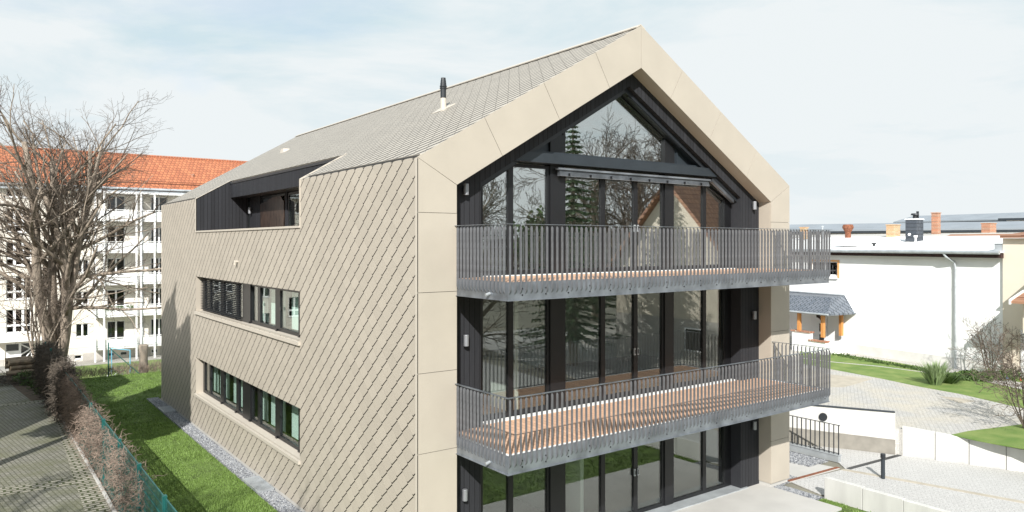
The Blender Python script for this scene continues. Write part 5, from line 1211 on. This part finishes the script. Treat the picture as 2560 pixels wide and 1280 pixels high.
def spruce(base, h, r_, seed, label):
    rt = thing('spruce_tree', label, 'tree', base); rnd = random.Random(seed)
    m = MB(); m.tube([base,(base[0],base[1],base[2]+h*.97)],[r_*.09,.03],8); m.build('trunk','bark',rt)
    m = MB(); z = .12*h
    while z < h*.99:
        R_ = r_*(1-z/h)**.85*rnd.uniform(.85,1.1)+.12; nb = 13
        for k in range(nb):
            a = 2*math.pi*(k+rnd.random())/nb; L_ = R_*rnd.uniform(.75,1.12); n_ = max(7,int(L_*20))
            for j in range(n_):
                f = (j+rnd.random())/n_; p = Vector((base[0]+math.cos(a)*L_*f, base[1]+math.sin(a)*L_*f, base[2]+z-.28*L_*f+.10*L_*f*f)); side = rnd.choice((-1,1))
                u = Vector((math.cos(a+side*.9),math.sin(a+side*.9),rnd.uniform(-.35,.05)))*(.10+.24*(1-f)*min(1,L_)); v = Vector((0,0,.03))+perp(u.normalized(),rnd)*.035
                m.face([tuple(p-v),tuple(p+u*.6-v*1.1),tuple(p+u),tuple(p+v)])
        z += .03*h if z < h*.8 else .02*h
    m.build('crown','needle',rt); return rt
spruce((26.6,-5.0,0),13.4,3.3,71,'tall spruce across the garden, seen in the balcony glass')
spruce((44,-22,0),13.5,3.6,72,'spruce behind the white gabled garden house')
bare_tree('bare_tree','spreading bare tree behind the garden house, mirrored in the gable window',(39.8,-11,0),17,81,leaders=5,spread=.42,maxr=.28,depth=4,child=(9,7,6,5),twigr=.014)
bare_tree('bare_tree','bare tree on the lawn opposite the left end of the balconies',(23.0,-12,0),13,84,leaders=4,spread=.55,maxr=.26,depth=4,child=(9,7,6,4),twigr=.014)
bare_tree('bare_tree','bare tree throwing its shadow on the strip of lawn beside the house',(-7.6,7.2,0),13,88,leaders=4,spread=.25,maxr=.24,depth=4,child=(9,7,6,4),twigr=.012)
# house standing left of the paved yard, outside the view, whose shadow falls on the paving
hd_ = Vector((.53,.85,0)).normalized(); hn_ = Vector((-.85,.53,0)).normalized()
def HP(s,o,z): p = Vector((-9.6,17.3,0))+hd_*s+hn_*o; return (p.x,p.y,z)
yh = thing('yard_house','plain rendered house beside the paved yard','house',HP(8,4,0))
m = MB(); m.hexa([HP(0,0,0),HP(16.8,0,0),HP(16.8,9,0),HP(0,9,0)],[HP(0,0,7),HP(16.8,0,7),HP(16.8,9,7),HP(0,9,7)]); m.hexa([HP(0,0,7),HP(16.8,0,7),HP(16.8,9,7),HP(0,9,7)],[HP(0,4.4,10.6),HP(16.8,4.4,10.6),HP(16.8,4.6,10.6),HP(0,4.6,10.6)]); m.build('wall','creamwall',yh)
m = MB(); m.hexa([HP(-.3,-.35,6.85),HP(17.0,-.35,6.85),HP(17.0,4.5,10.75),HP(-.3,4.5,10.75)],[HP(-.3,-.35,7.0),HP(17.0,-.35,7.0),HP(17.0,4.5,10.9),HP(-.3,4.5,10.9)]); m.hexa([HP(-.3,4.5,10.75),HP(17.0,4.5,10.75),HP(17.0,9.35,6.85),HP(-.3,9.35,6.85)],[HP(-.3,4.5,10.9),HP(17.0,4.5,10.9),HP(17.0,9.35,7.0),HP(-.3,9.35,7.0)]); m.build('roof','redtile2',yh)
for s in (2,6,10,13.5):
    m = MB(); m.hexa([HP(s,-.04,1.2),HP(s+1.2,-.04,1.2),HP(s+1.2,0,1.2),HP(s,0,1.2)],[HP(s,-.04,2.6),HP(s+1.2,-.04,2.6),HP(s+1.2,0,2.6),HP(s,0,2.6)]); m.build('window','black',yh)
# far trees low on the horizon, in front of the glass side
rnd = random.Random(91)
for k in range(7):
    x = -60+k*30+rnd.uniform(-6,6); y = -70-rnd.uniform(0,25)
    m = MB(); r_ = rnd.uniform(7,10)
    for _ in range(2600):
        a = Vector((rnd.gauss(0,1),rnd.gauss(0,1),rnd.gauss(0,1))).normalized()*r_*rnd.random()**.35; a.z = a.z*.8
        p = Vector((x,y,r_*.8))+a*(1+.25*mnoise.noise(a*.4)); u = perp(Vector((0,0,1)),rnd)*.45; v = Vector((0,0,.35))
        m.face([tuple(p-u),tuple(p+v),tuple(p+u),tuple(p-v)])
    rt = thing('garden_tree','large dark tree on the far side of the gardens in front','tree',(x,y,-.1),'trees closing the gardens in front'); m.build('crown','leaf',rt); m = MB(); m.tube([(x,y,-.1),(x,y,r_)],[.5,.25],8); m.build('trunk','bark',rt)
# unseen leaf boxes on a trunk, added to cast stepped shade on the side wall
rt = thing('shade_blocker','unseen leaf boxes added to shade the side wall','tree',(-3.1,22.6,0))
m = MB(); rnd = random.Random(95)
for _ in range(6500):
    lowp = rnd.random() < .35; pp_ = rnd.uniform(-15.4,-13.95) if lowp else rnd.uniform(-18.9,-15.4); dd0 = rnd.uniform(14.2,16.2); p = Vector((.756*pp_+.654*dd0, -.654*pp_+.756*dd0, rnd.uniform(6.6,11.0 if lowp else 13.0))); u = perp(Vector((0,0,1)),rnd)*.22; v = perp(u.normalized(),rnd)*.2
    m.face([tuple(p-u),tuple(p+v),tuple(p+u),tuple(p-v)])
m.build('crown','needle',rt); m = MB(); m.tube([(-3.1,22.6,0),(-3.1,22.6,9)],[.25,.12],8); m.build('trunk','bark',rt)
for o in list(bpy.data.objects):
    if '_o' in o: del o['_o']
